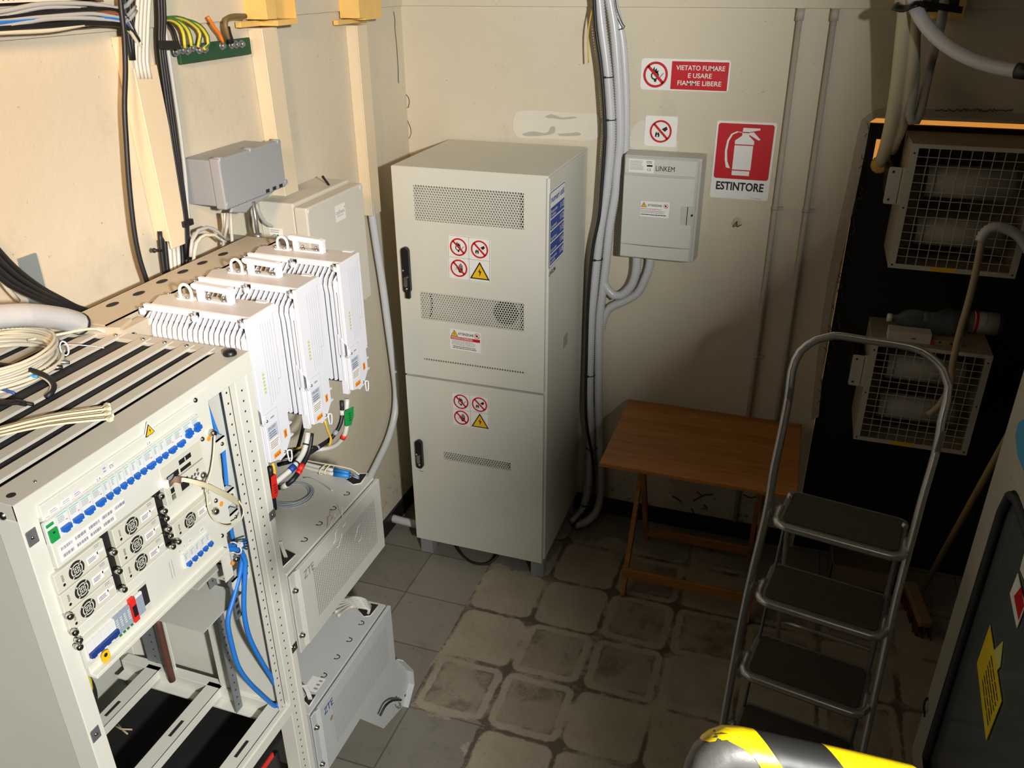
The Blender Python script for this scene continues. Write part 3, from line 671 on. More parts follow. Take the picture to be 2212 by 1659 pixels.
# ================= step ladder =================
LU = V((.9856, -.169, 0)); LV = V((.169, .9856, 0))
LM = mat('ladder_metal', (186, 186, 186), .30, .7, var=.12, vs=25)
LG = mat('step_grey', (112, 116, 118), .5, .2, var=.1)
PAD = mat('step_pad', (66, 62, 54), .85, var=.2, vs=30, bump=.6, bsc=260, dirt=.5)
lad = thing('step_ladder', 'grey metal four-step ladder with a tubular loop handle, in front of the black doorway', 'step ladder', (.25, 2.1, 0))
fl = {.92: (.072, 2.19), .69: (.054, 2.11), .46: (.040, 2.03), .23: (.026, 1.95)}
WL = .356
def lp(o, a, b_, z): q = V((o[0], o[1], 0)) + LU * a + LV * b_; return (q.x, q.y, z)
for z, o in fl.items():
    def outl(ins, r, n=5):
        pts = []
        for (ca, cb, st) in ((WL - r - ins, .205 - r - ins, 0), (r + ins, .205 - r - ins, 90), (r + ins, r + ins, 180), (WL - r - ins, r + ins, 270)):
            for k in range(n + 1): t = math.radians(st + 90 * k / n); pts.append((ca + r * math.cos(t), cb + r * math.sin(t)))
        return pts
    b = M(); b.m(LG); b.prism([lp(o, a, c_, z - .028) for a, c_ in outl(0, .03)], [lp(o, a, c_, z - .004) for a, c_ in outl(0, .03)])
    st_ = b.build('step', LG, lad, .006, seg=3)
    b = M(); b.m(LM); b.tube([lp(o, a, c_, z - .012) for a, c_ in outl(0, .03)][0:0] or [lp(o, WL, .1, z - .012), lp(o, WL, .03, z - .012), lp(o, WL - .009, .009, z - .012), lp(o, WL - .03, 0, z - .012), lp(o, .03, 0, z - .012), lp(o, .009, .009, z - .012), lp(o, 0, .03, z - .012), lp(o, 0, .1, z - .012)], .0125, 8, .012); b.build('front_lip', LM, st_)
    b = M(); b.m(PAD); b.prism([lp(o, a, c_, z - .005) for a, c_ in outl(.016, .018)], [lp(o, a, c_, z + .001) for a, c_ in outl(.016, .018)]); b.build('tread_pad', PAD, st_, .002)
SL = V((0, .348, 1)); PN = LU.cross(SL).normalized()
def onl(px, py, off=0.0):
    d = at(px, py, 1, 1.0) - CAM; o = V((.05, 2.11 + .055 + off, .69)); t = (o - CAM).dot(PN) / d.dot(PN); return CAM + d * t
pts = [(1569, 1545), (1605.6, 1328), (1655.6, 1112), (1671, 1020), (1690, 930), (1705, 852), (1711, 801), (1729, 759), (1765, 734), (1801, 725), (1861, 733), (1967, 750), (2006, 768), (2036, 797), (2049, 833), (2045, 866), (2033, 912), (2024, 967), (1994, 1072), (1979, 1128), (1937, 1289), (1894, 1482), (1870, 1600)]
HP = [onl(*p) for p in pts]
def tofloor(a, b_): d = (a - b_).normalized(); return a + d * (a.z / -d.z) if d.z < 0 else a
HP = [tofloor(HP[0], HP[2])] + HP[1:-1] + [tofloor(HP[-1], HP[-4])]
b = M(); b.m(LM); b.tube(HP, .0145, 10, .025, flat=.75); hd = b.build('handle_frame', LM, lad)
for P in (HP[0], HP[-1]):
    b = M(); b.m(BLACK); b.cyl((P.x, P.y, 0), (P.x, P.y, .035), .017, 10); b.build('foot', BLACK, lad)
b = M(); b.m(LG); b.bar(HP[5] + V((0, -.013, -.07)), HP[5] + V((0, -.013, .03)), .014, .006, (0, 1, 0)); b.build('handle_slot', mat('slot_dark', (70, 70, 66), .5, .4), lad, .002)
b = M(); b.m(LG); b.bar(HP[17] + V((0, -.013, -.04)), HP[17] + V((0.002, -.013, .06)), .014, .006, (0, 1, 0)); b.build('handle_slot', mat('slot_dark', (70, 70, 66), .5, .4), lad, .002)
for a in (.012, WL - .012):
    q0 = V(lp(fl[.92], a, .15, .93)); q1 = V(lp(fl[.92], a, .52, 0)); b = M(); b.m(LM); b.tube([q0, q1], .009, 8, .1); b.build('rear_leg', LM, lad)
    for z, o in list(fl.items()):
        q1 = V(lp(o, a, .10, z - .02)); s1 = -1 if a < .1 else 1
        b = M(); b.m(LG); b.cyl(q1 + LU * s1 * .006, q1 + LU * s1 * .03, .006, 8); b.build('hinge_pin', LG, lad)
    # side links between steps
    b = M(); b.m(LG); b.tube([V(lp(fl[.92], a, .17, .90)), V(lp(fl[.23], a, .17, .21))], .005, 6, .2); b.build('side_link', LG, lad)
for z_, t_ in ((.30, .38),):
    q0 = V(lp(fl[.92], .012, .15 + t_, .0)); 
    b = M(); b.m(LM); b.tube([V(lp(fl[.92], .012, .45, .18)), V(lp(fl[.92], WL - .012, .45, .18))], .008, 8, .1); b.build('cross_bar', LM, lad)

# ================= wire cages on the black sheet =================
CAGE = mat('cage_white', (196, 192, 180), .45, .0, var=.06)
CTAN = mat('cage_top_tan', (150, 138, 116), .6, var=.1)
def cage(z0, z1, lab):
    x0, x1, y0, y1 = .340, .742, 3.11, YB + .013
    t = thing('equipment_cage', lab, 'cage', ((x0 + x1) / 2, 3.24, z0)); e = .022
    b = M(); b.m(CTAN); b.box((x0, y0 + .004, z1 - .003), (x1, y1, z1)); b.box((x0, y0 + .004, z0), (x0 + .003, y1, z1 - .003)); b.box((x1 - .003, y0 + .004, z0), (x1, y1, z1 - .003)); b.box((x0, y0 + .004, z0), (x1, y1, z0 + .003)); b.box((x0, y1 - .003, z0), (x1, y1, z1))
    b.build('casing', CTAN, t)
    b = M(); b.m(CAGE); b.box((x0, y0, z0), (x0 + e, y0 + .004, z1)); b.box((x1 - e, y0, z0), (x1, y0 + .004, z1)); b.box((x0 + e, y0, z0), (x1 - e, y0 + .004, z0 + e * .75)); b.box((x0 + e, y0, z1 - e * .6), (x1 - e, y0 + .004, z1)); fr = b.build('front_frame', CAGE, t)
    b = M(); b.m(CAGE)
    for i in range(1, 11): x = x0 + e + (x1 - x0 - 2 * e) * i / 11; b.cyl((x, y0 + .004, z0 + .01), (x, y0 + .004, z1 - .01), .0014, 5, cap=False)
    for i in range(1, 14): z = z0 + e * .75 + (z1 - z0 - e * 1.35) * i / 14; b.cyl((x0 + .01, y0 + .002, z), (x1 - .01, y0 + .002, z), .0014, 5, cap=False)
    b.build('wire_mesh', CAGE, fr)
    b = M(); b.m(INK)
    for x in (x0 + .011, x1 - .011):
        for z in (z0 + .012, (z0 + z1) / 2, z1 - .03): b.dome((x, y0, z), (0, -1, 0), .0035)
    b.build('screws', INK, fr)['kind'] = 'stuff'
    b = M(); b.m(YEL); b.box((x0 + .135, y0 - .001, z0 + .001), (x0 + .215, y0, z0 + .0155)); b.build('yellow_label', YEL, fr)
    b = M(); b.m(CAGE); b.rbox((x0 - .055, y0 + .02, z0 + .22), (x0 - .012, y0 + .026, z0 + .345), .006, ax=1); b.box((x0 - .014, y0 + .02, z0 + .22), (x0, y0 + .03, z0 + .345)); pl = b.build('hinge_plate', CAGE, t)
    b = M(); b.m(INK)
    for z in (z0 + .235, z0 + .33): b.dome((x0 - .04, y0 + .02, z), (0, -1, 0), .0045)
    b.build('bolts', INK, pl)['kind'] = 'stuff'
    b = M(); b.m(INK); b.box((x0 - .05, y0 + .026, z0 + .24), (x0 - .03, YB + .015, z0 + .32)); b.build('bracket', INK, t)
    ROL = mat('roll_white', (188, 186, 176), .5, var=.06)
    for zc, r in ((z0 + .29, .055), (z0 + .115, .050)):
        b = M(); b.m(ROL); b.cyl((x0 + .075, 3.22, zc), (x1 - .06, 3.22, zc), r, 20); b.cyl((x0 + .09, 3.22, zc), (x0 + .1, 3.22, zc), r + .003, 20); b.build('cylinder', ROL, t)
    return t
cage(1.447, 1.876, 'wire-fronted metal cage on the black sheet, upper of the two')
cage(.745, 1.158, 'wire-fronted metal cage on the black sheet, lower one with bottles on top')
# bottles etc on the lower cage
def glassy(name, c, rough=.08, alpha=.35):
    q = N(name); q.b.inputs['Base Color'].default_value = lin(c); q.b.inputs['Roughness'].default_value = rough; q.b.inputs['Transmission Weight'].default_value = .9; q.b.inputs['IOR'].default_value = 1.2
    MATS[name] = q.m; return q.m
PET = glassy('clear_bottle_plastic', (200, 212, 218))
def bottle(x0, y, L, r, z, lab, label_on, flip=False):
    t = thing('water_bottle', lab, 'bottle', (x0 + L / 2, y, z)); ax = (-1 if flip else 1, 0, 0); c = (x0 + (L if flip else 0), y, z + r)
    prof = [(.004, L * .0), (.013, .001), (.013, .022), (.014, .03), (.024, .045), (.036, .06), (r, .085), (r, .12), (r * .9, .125), (r, .13), (r * .9, .145), (r, .15), (r * .92, .165), (r, .17), (r, L - .05), (r * .9, L - .045), (r, L - .04), (r, L - .01), (r * .8, L), (.01, L - .004)]
    b = M(); b.m(PET); b.lathe(prof, c, ax, 20); b.build('body', PET, t)
    b = M(); b.m(WHITEP); b.cyl(c, V(c) + V(ax) * .018, .0155, 14); b.build('cap', WHITEP, t)
    if label_on:
        b = M(); b.m(mat('bottle_label', (206, 206, 200), .5)); b.lathe([(r + .0006, .172), (r + .0008, .255)], c, ax, 24); lb_ = b.build('paper_label', None, t)
        b = M(); b.m(SIGNBLUE)
        for k in range(7):
            a0 = math.radians(195 + k * 14); p = V(c) + V(ax) * .213 + V((0, math.cos(a0), math.sin(a0) * -1)) * (r + .0012); q_ = V(c) + V(ax) * .213 + V((0, math.cos(a0 + .17), -math.sin(a0 + .17))) * (r + .0012)
            b.bar(p, q_, .012, .0006, (1, 0, 0))
        b.build('blue_lettering', SIGNBLUE, lb_)
        b = M(); b.m(REDTAG); b.lathe([(r + .0012, .176), (r + .0014, .186)], c, ax, 24); b.build('red_band', REDTAG, lb_)
bottle(.388, 3.25, .235, .040, 1.170, 'unlabelled clear plastic bottle lying on the lower cage', False)
bottle(.520, 3.325, .275, .042, 1.158, 'clear plastic bottle with white and blue label lying on the lower cage', True)
pa = at(1921, 714, 1, 3.15); b = M(); b.m(mat('pale_card', (206, 196, 186), .7)); b.box((pa.x, 3.15, 1.158), (pa.x + .145, 3.21, 1.196)); b.m(INK); b.box((pa.x + .08, 3.1495, 1.172), (pa.x + .095, 3.15, 1.176)); tag(b.build('small_box', None, bev=.001), 'small pale flat box lying beside the bottles on the lower cage', 'box')
b = M(); b.m(CTAN); b.box((pa.x + .155, 3.16, 1.158), (pa.x + .25, 3.20, 1.176)); b.m(INK); b.cyl((pa.x + .178, 3.159, 1.168), (pa.x + .178, 3.16, 1.168), .004, 8); b.cyl((pa.x + .215, 3.159, 1.167), (pa.x + .215, 3.16, 1.167), .004, 8); tag(b.build('metal_plate', None), 'small drilled metal bracket lying right of the pale box on the lower cage', 'bracket')
b = M(); b.m(REDTAG); b.box((pa.x + .1455, 3.155, 1.158), (pa.x + .1545, 3.2, 1.178)); tag(b.build('red_block', REDTAG), 'tiny red block between the pale box and the metal bracket', 'block')
# flexible hose
HOS = mat('hose_beige', (172, 152, 126), .55, var=.08)
t = thing('drain_hose', 'beige hose looping over in front of the two cages', 'hose', tuple(at(2090, 700, 1, 3.0)))
b = M(); b.m(HOS); b.tube(track([(2122, 512), (2119, 530), (2105, 600), (2090, 660), (2074, 715), (2058, 785), (2053, 830), (2030, 875), (2005, 896)], 3.02), .012, 10, .02); b.build('hose', HOS, t)
b = M(); b.m(COND); b.tube(track([(2212 + 20, 560), (2212, 522), (2190, 502), (2165, 492), (2142, 492), (2124, 506), (2118, 520)], 3.02), .0155, 10, .01, .003, .005); b.build('corrugated_end', COND, t)

# ================= insulated pipes above the doorway =================
INS = mat('pipe_insulation', (206, 196, 166), .75, var=.08, vs=14, bump=.5, bsc=60)
def ipipe(seq, r, lab, mt=INS, cap=None):
    t = thing('insulated_pipe', lab, 'pipe', tuple(at(seq[0][0], seq[0][1], 1, 3.2)))
    b = M(); b.m(mt); b.tube(track(seq, 3.2), r, 12, .03); b.build('insulation', mt, t)
    return t
INSS = mat('pipe_insulation_grey', (164, 162, 150), .75, var=.08)
t = ipipe([(1960, -30, 3.1), (1956, 20, 3.12), (1948, 100, 3.16), (1938, 190, 3.2), (1925, 270, 3.26), (1912, 325, 3.33), (1903, 352, 3.39)], .0235, 'thick beige insulated pipe dropping from the ceiling into the hole, leftmost of the cluster')
b = M(); b.m(mat('foam_yellow', (226, 178, 84), .9, var=.1, bump=.8)); h = at(1902, 350, 1, YB + .015); b.lathe([(.031, 0), (.034, .004), (.028, .010), (.02, .012)], (h.x, YB + .012, h.z - .008), (0, -1, 0), 12); tag(b.build('foam_seal', None), 'lump of yellow foam sealing the pipe hole in the black sheet', 'foam')
ipipe([(1982, -30, 3.1), (1977, 20, 3.12), (1972, 100, 3.16), (1962, 190, 3.2), (1951, 260, 3.26), (1936, 300, 3.30), (1925, 325, 3.34)], .0205, 'beige insulated pipe dropping beside the leftmost one, second of the cluster')
ipipe([(1995, -30, 3.2), (1985, 20, 3.2), (1978, 90, 3.2), (1976, 180, 3.2), (1969, 225, 3.2), (1966, 248, 3.2), (1970, 262, 3.2), (1979, 262, 3.205), (1987, 244, 3.21), (1997, 200, 3.22), (2010, 140, 3.24), (2022, 95, 3.26), (2034, 45, 3.28), (2040, 0, 3.3)], .015, 'thinner grey-beige pipe bent into a narrow U above the doorway', INSS)
t = ipipe([(1966, -20, 3.1), (1978, 18, 3.08), (2000, 55, 3.05), (2040, 95, 3.0), (2090, 124, 2.95), (2145, 143, 2.9), (2200, 153, 2.85), (2240, 158, 2.82)], .0205, 'white insulated pipe sweeping off to the right with a black sleeve', CONDW)
b = M(); b.m(BLACK); b.tube(track([(2197, 152.5, 2.853), (2240, 158, 2.82), (2280, 162, 2.8)]), .0225, 12, .02); b.build('black_sleeve', BLACK, t)
b = M(); b.m(BLACK); p1, p2 = at(1932, 14, 1, 3.08), at(1992, 8, 1, 3.06)
b.tube([p1 + V((0, 0, .0)), p1 + V((.03, -.03, -.005)), p2 + V((-.02, -.03, 0)), p2 + V((.0, .03, 0)), p1 + V((.03, .06, 0))], .013, 6, .01, closed=True, flat=.4); b.bar(p2, at(2078, 22, 1, 3.2), .004, .02); tag(b.build('black_tape', BLACK), 'black tape wrapped round the top of the insulated pipes', 'tape')
WOODY = mat('pale_wood_frame', (232, 192, 112), .6, var=.12, vs=24)
o0, o1 = at(1992, 34, 1, YB - .03), at(2080, 34, 1, YB - .03)
b = M(); b.m(WOODY); b.box((o0.x - .01, YB - .05, o0.z - .008), (o1.x, YB - .012, o0.z + .012)); b.box((o1.x - .02, YB - .05, o0.z + .012), (o1.x, YB - .012, 2.5)); b.box((o0.x - .03, YB - .05, o0.z + .012), (o0.x - .01, YB - .012, 2.5)); b.m(BLACK); b.box((o0.x - .01, YB - .02, o0.z + .012), (o1.x - .02, YB - .012, 2.5))
tag(b.build('hatch_frame', None), 'pale wooden frame of the cable opening above the black doorway', 'frame')
b = M(); MOSS = mat('dark_green_wires', (38, 48, 34), .8, var=.4); b.m(MOSS); random.seed(5)
for k in range(14):
    x = random.uniform(o0.x, o1.x - .03); b.tube([(x, YB - .028, o0.z + .02), (x + random.uniform(-.03, .03), YB - .04, o0.z + .06), (x + random.uniform(-.05, .05), YB - .03, o0.z + .14)], .004, 5, .02)
tag(b.build('wire_bundle', MOSS), 'dark tangle of wires in the wooden opening above the doorway', 'wires', kind='stuff')

# ================= broom, crate =================
BRM = mat('broom_wood', (150, 122, 84), .6, var=.12)
hd0 = at(1990, 1262, 2, .09)
t = thing('broom', 'long-handled broom standing in the corner right of the ladder', 'broom', (hd0.x, hd0.y, 0))
b = M(); b.m(BRM); b.cyl(at(1996, 1268, 2, .10), at(2212, 880, 0, .735), .0115, 10); b.build('handle', BRM, t)
a, c_ = at(1966, 1262, 2, .07), at(2000, 1350, 2, .07)
b = M(); b.m(BRM); b.bar(a, c_, .05, .03); hh2 = b.build('head', BRM, t, .004)
b = M(); BRS = mat('broom_bristle', (92, 30, 38), .8, var=.3, vs=80); b.m(BRS); d = (c_ - a).normalized(); u = V((-d.y, d.x, 0)) * .024
for i in range(34):
    for j in (-1, 0, 1): p = a + (c_ - a) * (i / 33) + u * j; b.cyl(p + V((0, 0, -.012)), V((p.x + random.uniform(-.008, .008), p.y + random.uniform(-.008, .008), .002)), .003, 4)
o = b.build('bristles', BRS, t); o['kind'] = 'stuff'
CRD = mat('old_cardboard', (128, 112, 84), .85, var=.12)
a = at(1810, 1262, 2, .0)
t = thing('open_crate', 'low open cardboard box with raised flaps on the floor behind the ladder', 'box', (a.x, a.y, 0)); x0, y0 = a.x - .04, a.y
b = M(); b.m(CRD); b.box((x0, y0, 0), (x0 + .26, y0 + .006, .10)); b.box((x0, y0 + .2, 0), (x0 + .26, y0 + .206, .10)); b.box((x0, y0, 0), (x0 + .006, y0 + .2, .1)); b.box((x0 + .254, y0, 0), (x0 + .26, y0 + .2, .1)); b.box((x0, y0, 0), (x0 + .26, y0 + .2, .005)); b.build('body', CRD, t)
b = M(); b.m(CRD); b.ext([(x0 + .02, y0 + .2, .1), (x0 + .15, y0 + .2, .1), (x0 + .12, y0 + .25, .15), (x0 + .03, y0 + .25, .15)], (0, .005, .0)); b.build('flap', CRD, t)
b = M(); b.m(mat('orange_strap', (190, 96, 40), .6)); b.box((x0 + .16, y0 + .196, .1), (x0 + .26, y0 + .204, .104)); b.build('strap', None, t)

# ================= glazed cabinet at the right edge =================
GX = .625; ge = GX / .2711; gd = GX / .2854
gc = thing('glazed_rack_cabinet', 'tall grey cabinet with a rounded glass door at the right edge', 'cabinet', (.95, 1.4, 0))
RB = mat('rack_beige', (168, 160, 140), .5, var=.05); RG = mat('rack_beige_light', (188, 184, 168), .45, var=.04)
b = M(); b.m(RB); y0 = .75; b.box((GX + .035, y0, 0), (1.35, ge, 2.02)); b.build('body', RB, gc, .004)
wy = at(2040, 1500, 0, GX).y; 
dy0, dy1, dz1 = y0 + .02, ge - .006, 2.0
wy1, wy0, wz1, wz0 = at(1997, 1640, 0, GX).y, y0 + .14, at(2196, 1062, 0, GX).z, .18
b = M(); b.m(RG)
b.box((GX, dy0, .03), (GX + .032, wy0, dz1)); b.box((GX, wy1, .03), (GX + .032, dy1, dz1)); b.box((GX, wy0, .03), (GX + .032, wy1, wz0)); b.box((GX, wy0, wz1), (GX + .032, wy1, dz1)); dr = b.build('door', RG, gc, .004)
b = M(); b.m(RG); rr = .09                       # rounded upper corners of the glass opening
for yc, sg in ((wy1, -1), (wy0, 1)):
    P = [(GX + .002, yc, wz1)] + [(GX + .002, yc + sg * (rr - rr * math.cos(math.radians(90 - a_))) , wz1 - rr + rr * math.sin(math.radians(90 - a_))) for a_ in range(0, 91, 15)][::-1]
    P = [(GX + .002, yc, wz1)] + [(GX + .002, yc + sg * (rr - rr * math.sin(math.radians(a_))), wz1 - (rr - rr * math.cos(math.radians(a_)))) for a_ in range(0, 91, 15)]
    b.ext(P, (.028, 0, 0)); b.build('corner_infill', RG, dr); b = M(); b.m(RG)
b.bm.free()
GL = N('smoked_glass'); GL.b.inputs['Base Color'].default_value = lin((104, 116, 118)); GL.b.inputs['Roughness'].default_value = .14; GL.b.inputs['Transmission Weight'].default_value = .35; GL.b.inputs['IOR'].default_value = 1.45; GL = GL.m
b = M(); b.m(GL); b.box((GX + .010, wy0, wz0), (GX + .015, wy1, wz1)); gl = b.build('glass_pane', GL, dr)
SEAL = mat('rubber_seal', (46, 50, 56), .6)
b = M(); b.m(SEAL)
ol = [(wy1 - .012, wz0 + .01), (wy1 - .012, wz1 - .10), (wy1 - .035, wz1 - .035), (wy1 - .10, wz1 - .012), (wy0 + .1, wz1 - .012), (wy0 + .035, wz1 - .035), (wy0 + .012, wz1 - .10), (wy0 + .012, wz0 + .01)]
b.tube([V((GX - .001, y, z)) for y, z in ol], .012, 6, 0, closed=True); b.build('seal', SEAL, dr)
b = M(); b.m(YEL2 := mat('notice_yellow', (232, 206, 40), .6, var=.03)); pp = [at(x, y, 0, GX + .006) for x, y in ((2138, 1350), (2110, 1433), (2130, 1600), (2163, 1515))]
b.ext(pp, (.0015, 0, 0)); b.m(INK)
def inq(a_, b2): return pp[0] * (1 - a_) * (1 - b2) + pp[1] * a_ * (1 - b2) + pp[2] * a_ * b2 + pp[3] * (1 - a_) * b2 + V((-.0012, 0, 0))
random.seed(9)
for r_ in range(6):
    a_ = .14 + r_ * .125; u_ = .34
    while u_ < .88:
        L_ = random.uniform(.10, .22); f = b.face([b.bm.verts.new(inq(x, y)) for x, y in ((a_, u_), (a_, min(.92, u_ + L_)), (a_ + .03, min(.92, u_ + L_)), (a_ + .03, u_))]); u_ += L_ + .02
b.build('yellow_notice', None, gl)['label'] = 'yellow paper notice with rows of print'
b = M(); b.m(mat('notice_green', (206, 214, 120), .6)); b.ext([at(x, y, 0, GX + .007) for x, y in ((2147, 1405), (2166, 1385), (2160, 1440), (2152, 1450))], (.0015, 0, 0)); b.build('paper_slip', None, gl)
b = M(); b.m(PAPER); b.ext([at(x, y, 0, GX + .006) for x, y in ((2198, 1238), (2181, 1282), (2196, 1357), (2214, 1310))], (.0015, 0, 0)); b.m(RED); b.ext([at(x, y, 0, GX + .0055) for x, y in ((2205, 1268), (2190, 1288), (2200, 1340), (2212, 1308))], (.0015, 0, 0)); b.build('red_sticker', None, gl)
b = M(); b.m(PAPER); b.ext([at(x, y, 0, GX + .006) for x, y in ((2212, 1195), (2203, 1230), (2216, 1262), (2226, 1215))], (.0015, 0, 0)); b.build('white_sticker', None, gl)
b = M(); b.m(mat('sticker_blue', (70, 160, 210), .5)); b.ext([at(x, y, 0, GX - .0006) for x, y in ((2212, 905), (2201, 912), (2194, 940), (2199, 985), (2212, 1018), (2225, 1010), (2225, 900))], (-.001, 0, 0)); b.build('blue_sticker', None, dr)
b = M(); b.m(BLACK); p = at(2002, 1532, 0, GX); b.tube([p + V((0, .02, .03)), p + V((-.012, .0, .03)), p + V((-.012, -.015, .01)), p + V((-.006, .01, -.01)), p + V((0, -.005, -.03))], .004, 6, .01); b.build('door_hook', BLACK, dr)
# shelves faintly visible inside
b = M(); b.m(STEEL); b.box((GX + .036, y0 + .1, 1.05), (GX + .05, ge - .1, 1.09)); b.build('inner_rail', STEEL, gc)
b = M(); b.m(STEEL); b.box((GX + .036, y0 + .1, .6), (GX + .05, ge - .1, .63)); b.build('inner_rail', STEEL, gc)

# ================= hatch handrail in the foreground =================
RAILM = mat('worn_rail', (92, 90, 86), .5, .3, var=.5, vs=26, bump=.3)
t = thing('handrail', 'bent steel handrail bound with yellow and black tape, close at the bottom right', 'handrail', tuple(at(1560, 1620, 1, .42)))
path = [(1505, 1840, .40), (1516, 1740, .40), (1522, 1682, .41), (1535, 1642, .415), (1565, 1620, .42), (1615, 1625, .425), (1760, 1656, .44), (1900, 1688, .455), (2050, 1724, .47)]
RP = smooth([at(x, y, 1, yy) for x, y, yy in path], .006); RR = .0150
b = M(); b.m(RAILM); b.tube(RP, RR, 20, 0); b.build('rail', RAILM, t)
def band(i0, i1, mt, nm, sl=.5, dr_=.0009):
    b = M(); b.m(mt); n = 20; rings = []
    for i in (i0, (i0 + i1) / 2, i1):
        k = int(i); p0 = RP[min(k, len(RP) - 2)]; p1 = RP[min(k + 1, len(RP) - 1)]; p = p0 + (p1 - p0) * (i - k)
        d = (RP[min(k + 2, len(RP) - 1)] - RP[max(k - 1, 0)]).normalized(); u = d.cross(V((0, 0, 1))).normalized(); v = d.cross(u)
        ring = []
        for q in range(n):
            a_ = 2 * math.pi * q / n; ring.append((a_, u, v, d, p))
        rings.append(ring)
    K = max(2, int((i1 - i0) * 2)); R_ = []
    for s_ in range(K + 1):
        row = []
        for q in range(n):
            a_ = 2 * math.pi * q / n; i = i0 + (i1 - i0) * s_ / K + sl * math.sin(a_ + .6) * 3
            i = max(0, min(len(RP) - 2.001, i)); k = int(i); p = RP[k] + (RP[k + 1] - RP[k]) * (i - k)
            d = (RP[min(k + 2, len(RP) - 1)] - RP[max(k - 1, 0)]).normalized(); u = d.cross(V((0, 0, 1))).normalized(); v = d.cross(u)
            row.append(b.bm.verts.new(p + (u * math.cos(a_) + v * math.sin(a_)) * (RR + dr_)))
        R_.append(row)
    b.sm = True
    for A_, B_ in zip(R_, R_[1:]):
        for q in range(n): b.face([A_[q], A_[(q + 1) % n], B_[(q + 1) % n], B_[q]])
    return b.build(nm, mt, t)
TY = mat('tape_yellow', (232, 202, 14), .35, var=.03, vs=20, bump=.4, bsc=50); TB = mat('tape_black', (30, 30, 28), .5, var=.2, vs=20, bump=.4, bsc=50)
IB = min(range(len(RP)), key=lambda i: (RP[i] - at(1565, 1608, 1, .42)).length)
def idx(px):     # path index at an image column, past the bend
    return min(range(IB - 4, len(RP)), key=lambda i: abs(((RP[i] - CAM).dot(rt) / (RP[i] - CAM).dot(fw)) * FPX + 1106 - px))
i1, i2, i3, i4 = idx(1604), idx(1668), idx(1810), len(RP) - 3
band(i1, i2, TY, 'yellow_tape', .9); band(i2, i3, TB, 'black_tape', .9, .0006); band(i3, i4, TY, 'yellow_tape', .9)
# ================= equipment rack with power shelf =================
FX = -1.05
def F(px, py): p = at(px, py, 0, FX); return p.y, p.z
RK = mat('rack_paint', (216, 215, 203), .4, var=.025)
RKT = mat('rack_paint_top', (200, 196, 184), .45, var=.04)
rack = thing('equipment_rack', 'open-fronted pale grey equipment rack with slatted top at the lower left', 'rack', (-1.34, 1.045, 0))
RY0, RY1, RX0, RX1, RZ = .744, 1.347, -1.62, -1.056, 1.68
def holes(b, x, y, z0, z1, nrm='x', step=.025, r=.0028):
    z = z0; b.m(DARKIN)
    while z < z1:
        if nrm == 'x': b.face([b.bm.verts.new((x + .0005, y + r * math.cos(t), z + r * math.sin(t))) for t in [k * math.pi / 3 for k in range(6)]])
        elif nrm == 'y': b.face([b.bm.verts.new((y + r * math.cos(t), x - .0005, z + r * math.sin(t))) for t in [k * math.pi / 3 for k in range(6)]][::-1])
        z += step
# posts
b = M(); b.m(RK); b.box((RX1 - .05, RY0 + .0005, 0), (RX1, RY0 + .034, RZ - .031)); b.m(mat('clip_metal', (120, 122, 124), .5, .5))
for pz in (1.612, 1.179): b.box((RX1 - .001, RY0 + .004, pz - .014), (RX1 + .0015, RY0 + .024, pz + .014))
b.m(CHROME)
for pz in (1.612, 1.179): b.dome((RX1 + .0015, RY0 + .014, pz), (1, 0, 0), .004)
b.build('post', None, rack, .0015)
b = M(); b.m(RK); b.box((RX1 - .045, 1.288, 0), (RX1 - .002, 1.325, RZ - .031)); b.box((RX1 - .05, 1.325, 0), (RX1, RY1 - .0005, RZ - .031)); holes(b, RX1 - .002, 1.306, .03, 1.62); b.m(mat('clip_metal', (120, 122, 124), .5, .5))
for (px, py) in ((588, 1112), (636, 1398)): p = at(px, py, 0, RX1); b.box((RX1 - .001, p.y - .012, p.z - .012), (RX1 + .0015, p.y + .012, p.z + .012)); b.m(CHROME); b.dome((RX1 + .0015, p.y, p.z), (1, 0, 0), .004)
b.build('post', None, rack, .0015)
for y0, y1, x1 in ((RY0, RY0 + .05, RX0 + .06), (RY1 - .05, RY1, RX0 + .06)):
    b = M(); b.m(RK); b.box((RX0, y0 + .0004, 0), (x1, y1 - .0004, RZ - .031)); b.build('post', RK, rack, .0015)
# mounting rails with holes (inner)
b = M(); b.m(RK); b.box((RX1 - .008, 1.250, .70), (RX1 - .006, 1.274, RZ - .04)); b.box((RX1 - .20, 1.272, .70), (RX1 - .006, 1.2745, RZ - .04)); holes(b, RX1 - .006, 1.262, .72, 1.62)
rl = b.build('mounting_rail', None, rack)
b = M(); b.m(mat('rail_grey', (132, 136, 138), .45, .5)); b.box((RX1 - .12, 1.222, .70), (RX1 - .118, 1.248, RZ - .04)); holes(b, RX1 - .118, 1.235, .72, 1.62); b.build('mounting_rail', None, rack)
b = M(); b.m(mat('rail_grey', (132, 136, 138), .45, .5)); b.box((-1.50, 1.285, .70), (-1.44, 1.288, RZ - .05)); holes(b, 1.285, -1.47, .72, 1.6, 'y'); b.m(RK); b.box((-1.44, 1.280, .70), (-1.405, 1.284, RZ - .05)); holes(b, 1.280, -1.422, .72, 1.6, 'y'); b.build('mounting_rail', None, rack)
# cross links between panel flange and rail (right)
for py0 in (965, 1095, 1150, 1300):
    yy, zz = F(500, py0); b = M(); b.m(RK); b.box((RX1 - .024, 1.190, zz - .018), (RX1 - .020, 1.250, zz + .014)); b.box((RX1 - .04, 1.190, zz + .012), (RX1 - .02, 1.250, zz + .014)); b.m(CHROME); b.dome((RX1 - .02, 1.238, zz), (1, 0, 0), .005); b.dome((RX1 - .02, 1.21, zz), (1, 0, 0), .002); b.build('cross_link', None, rack)
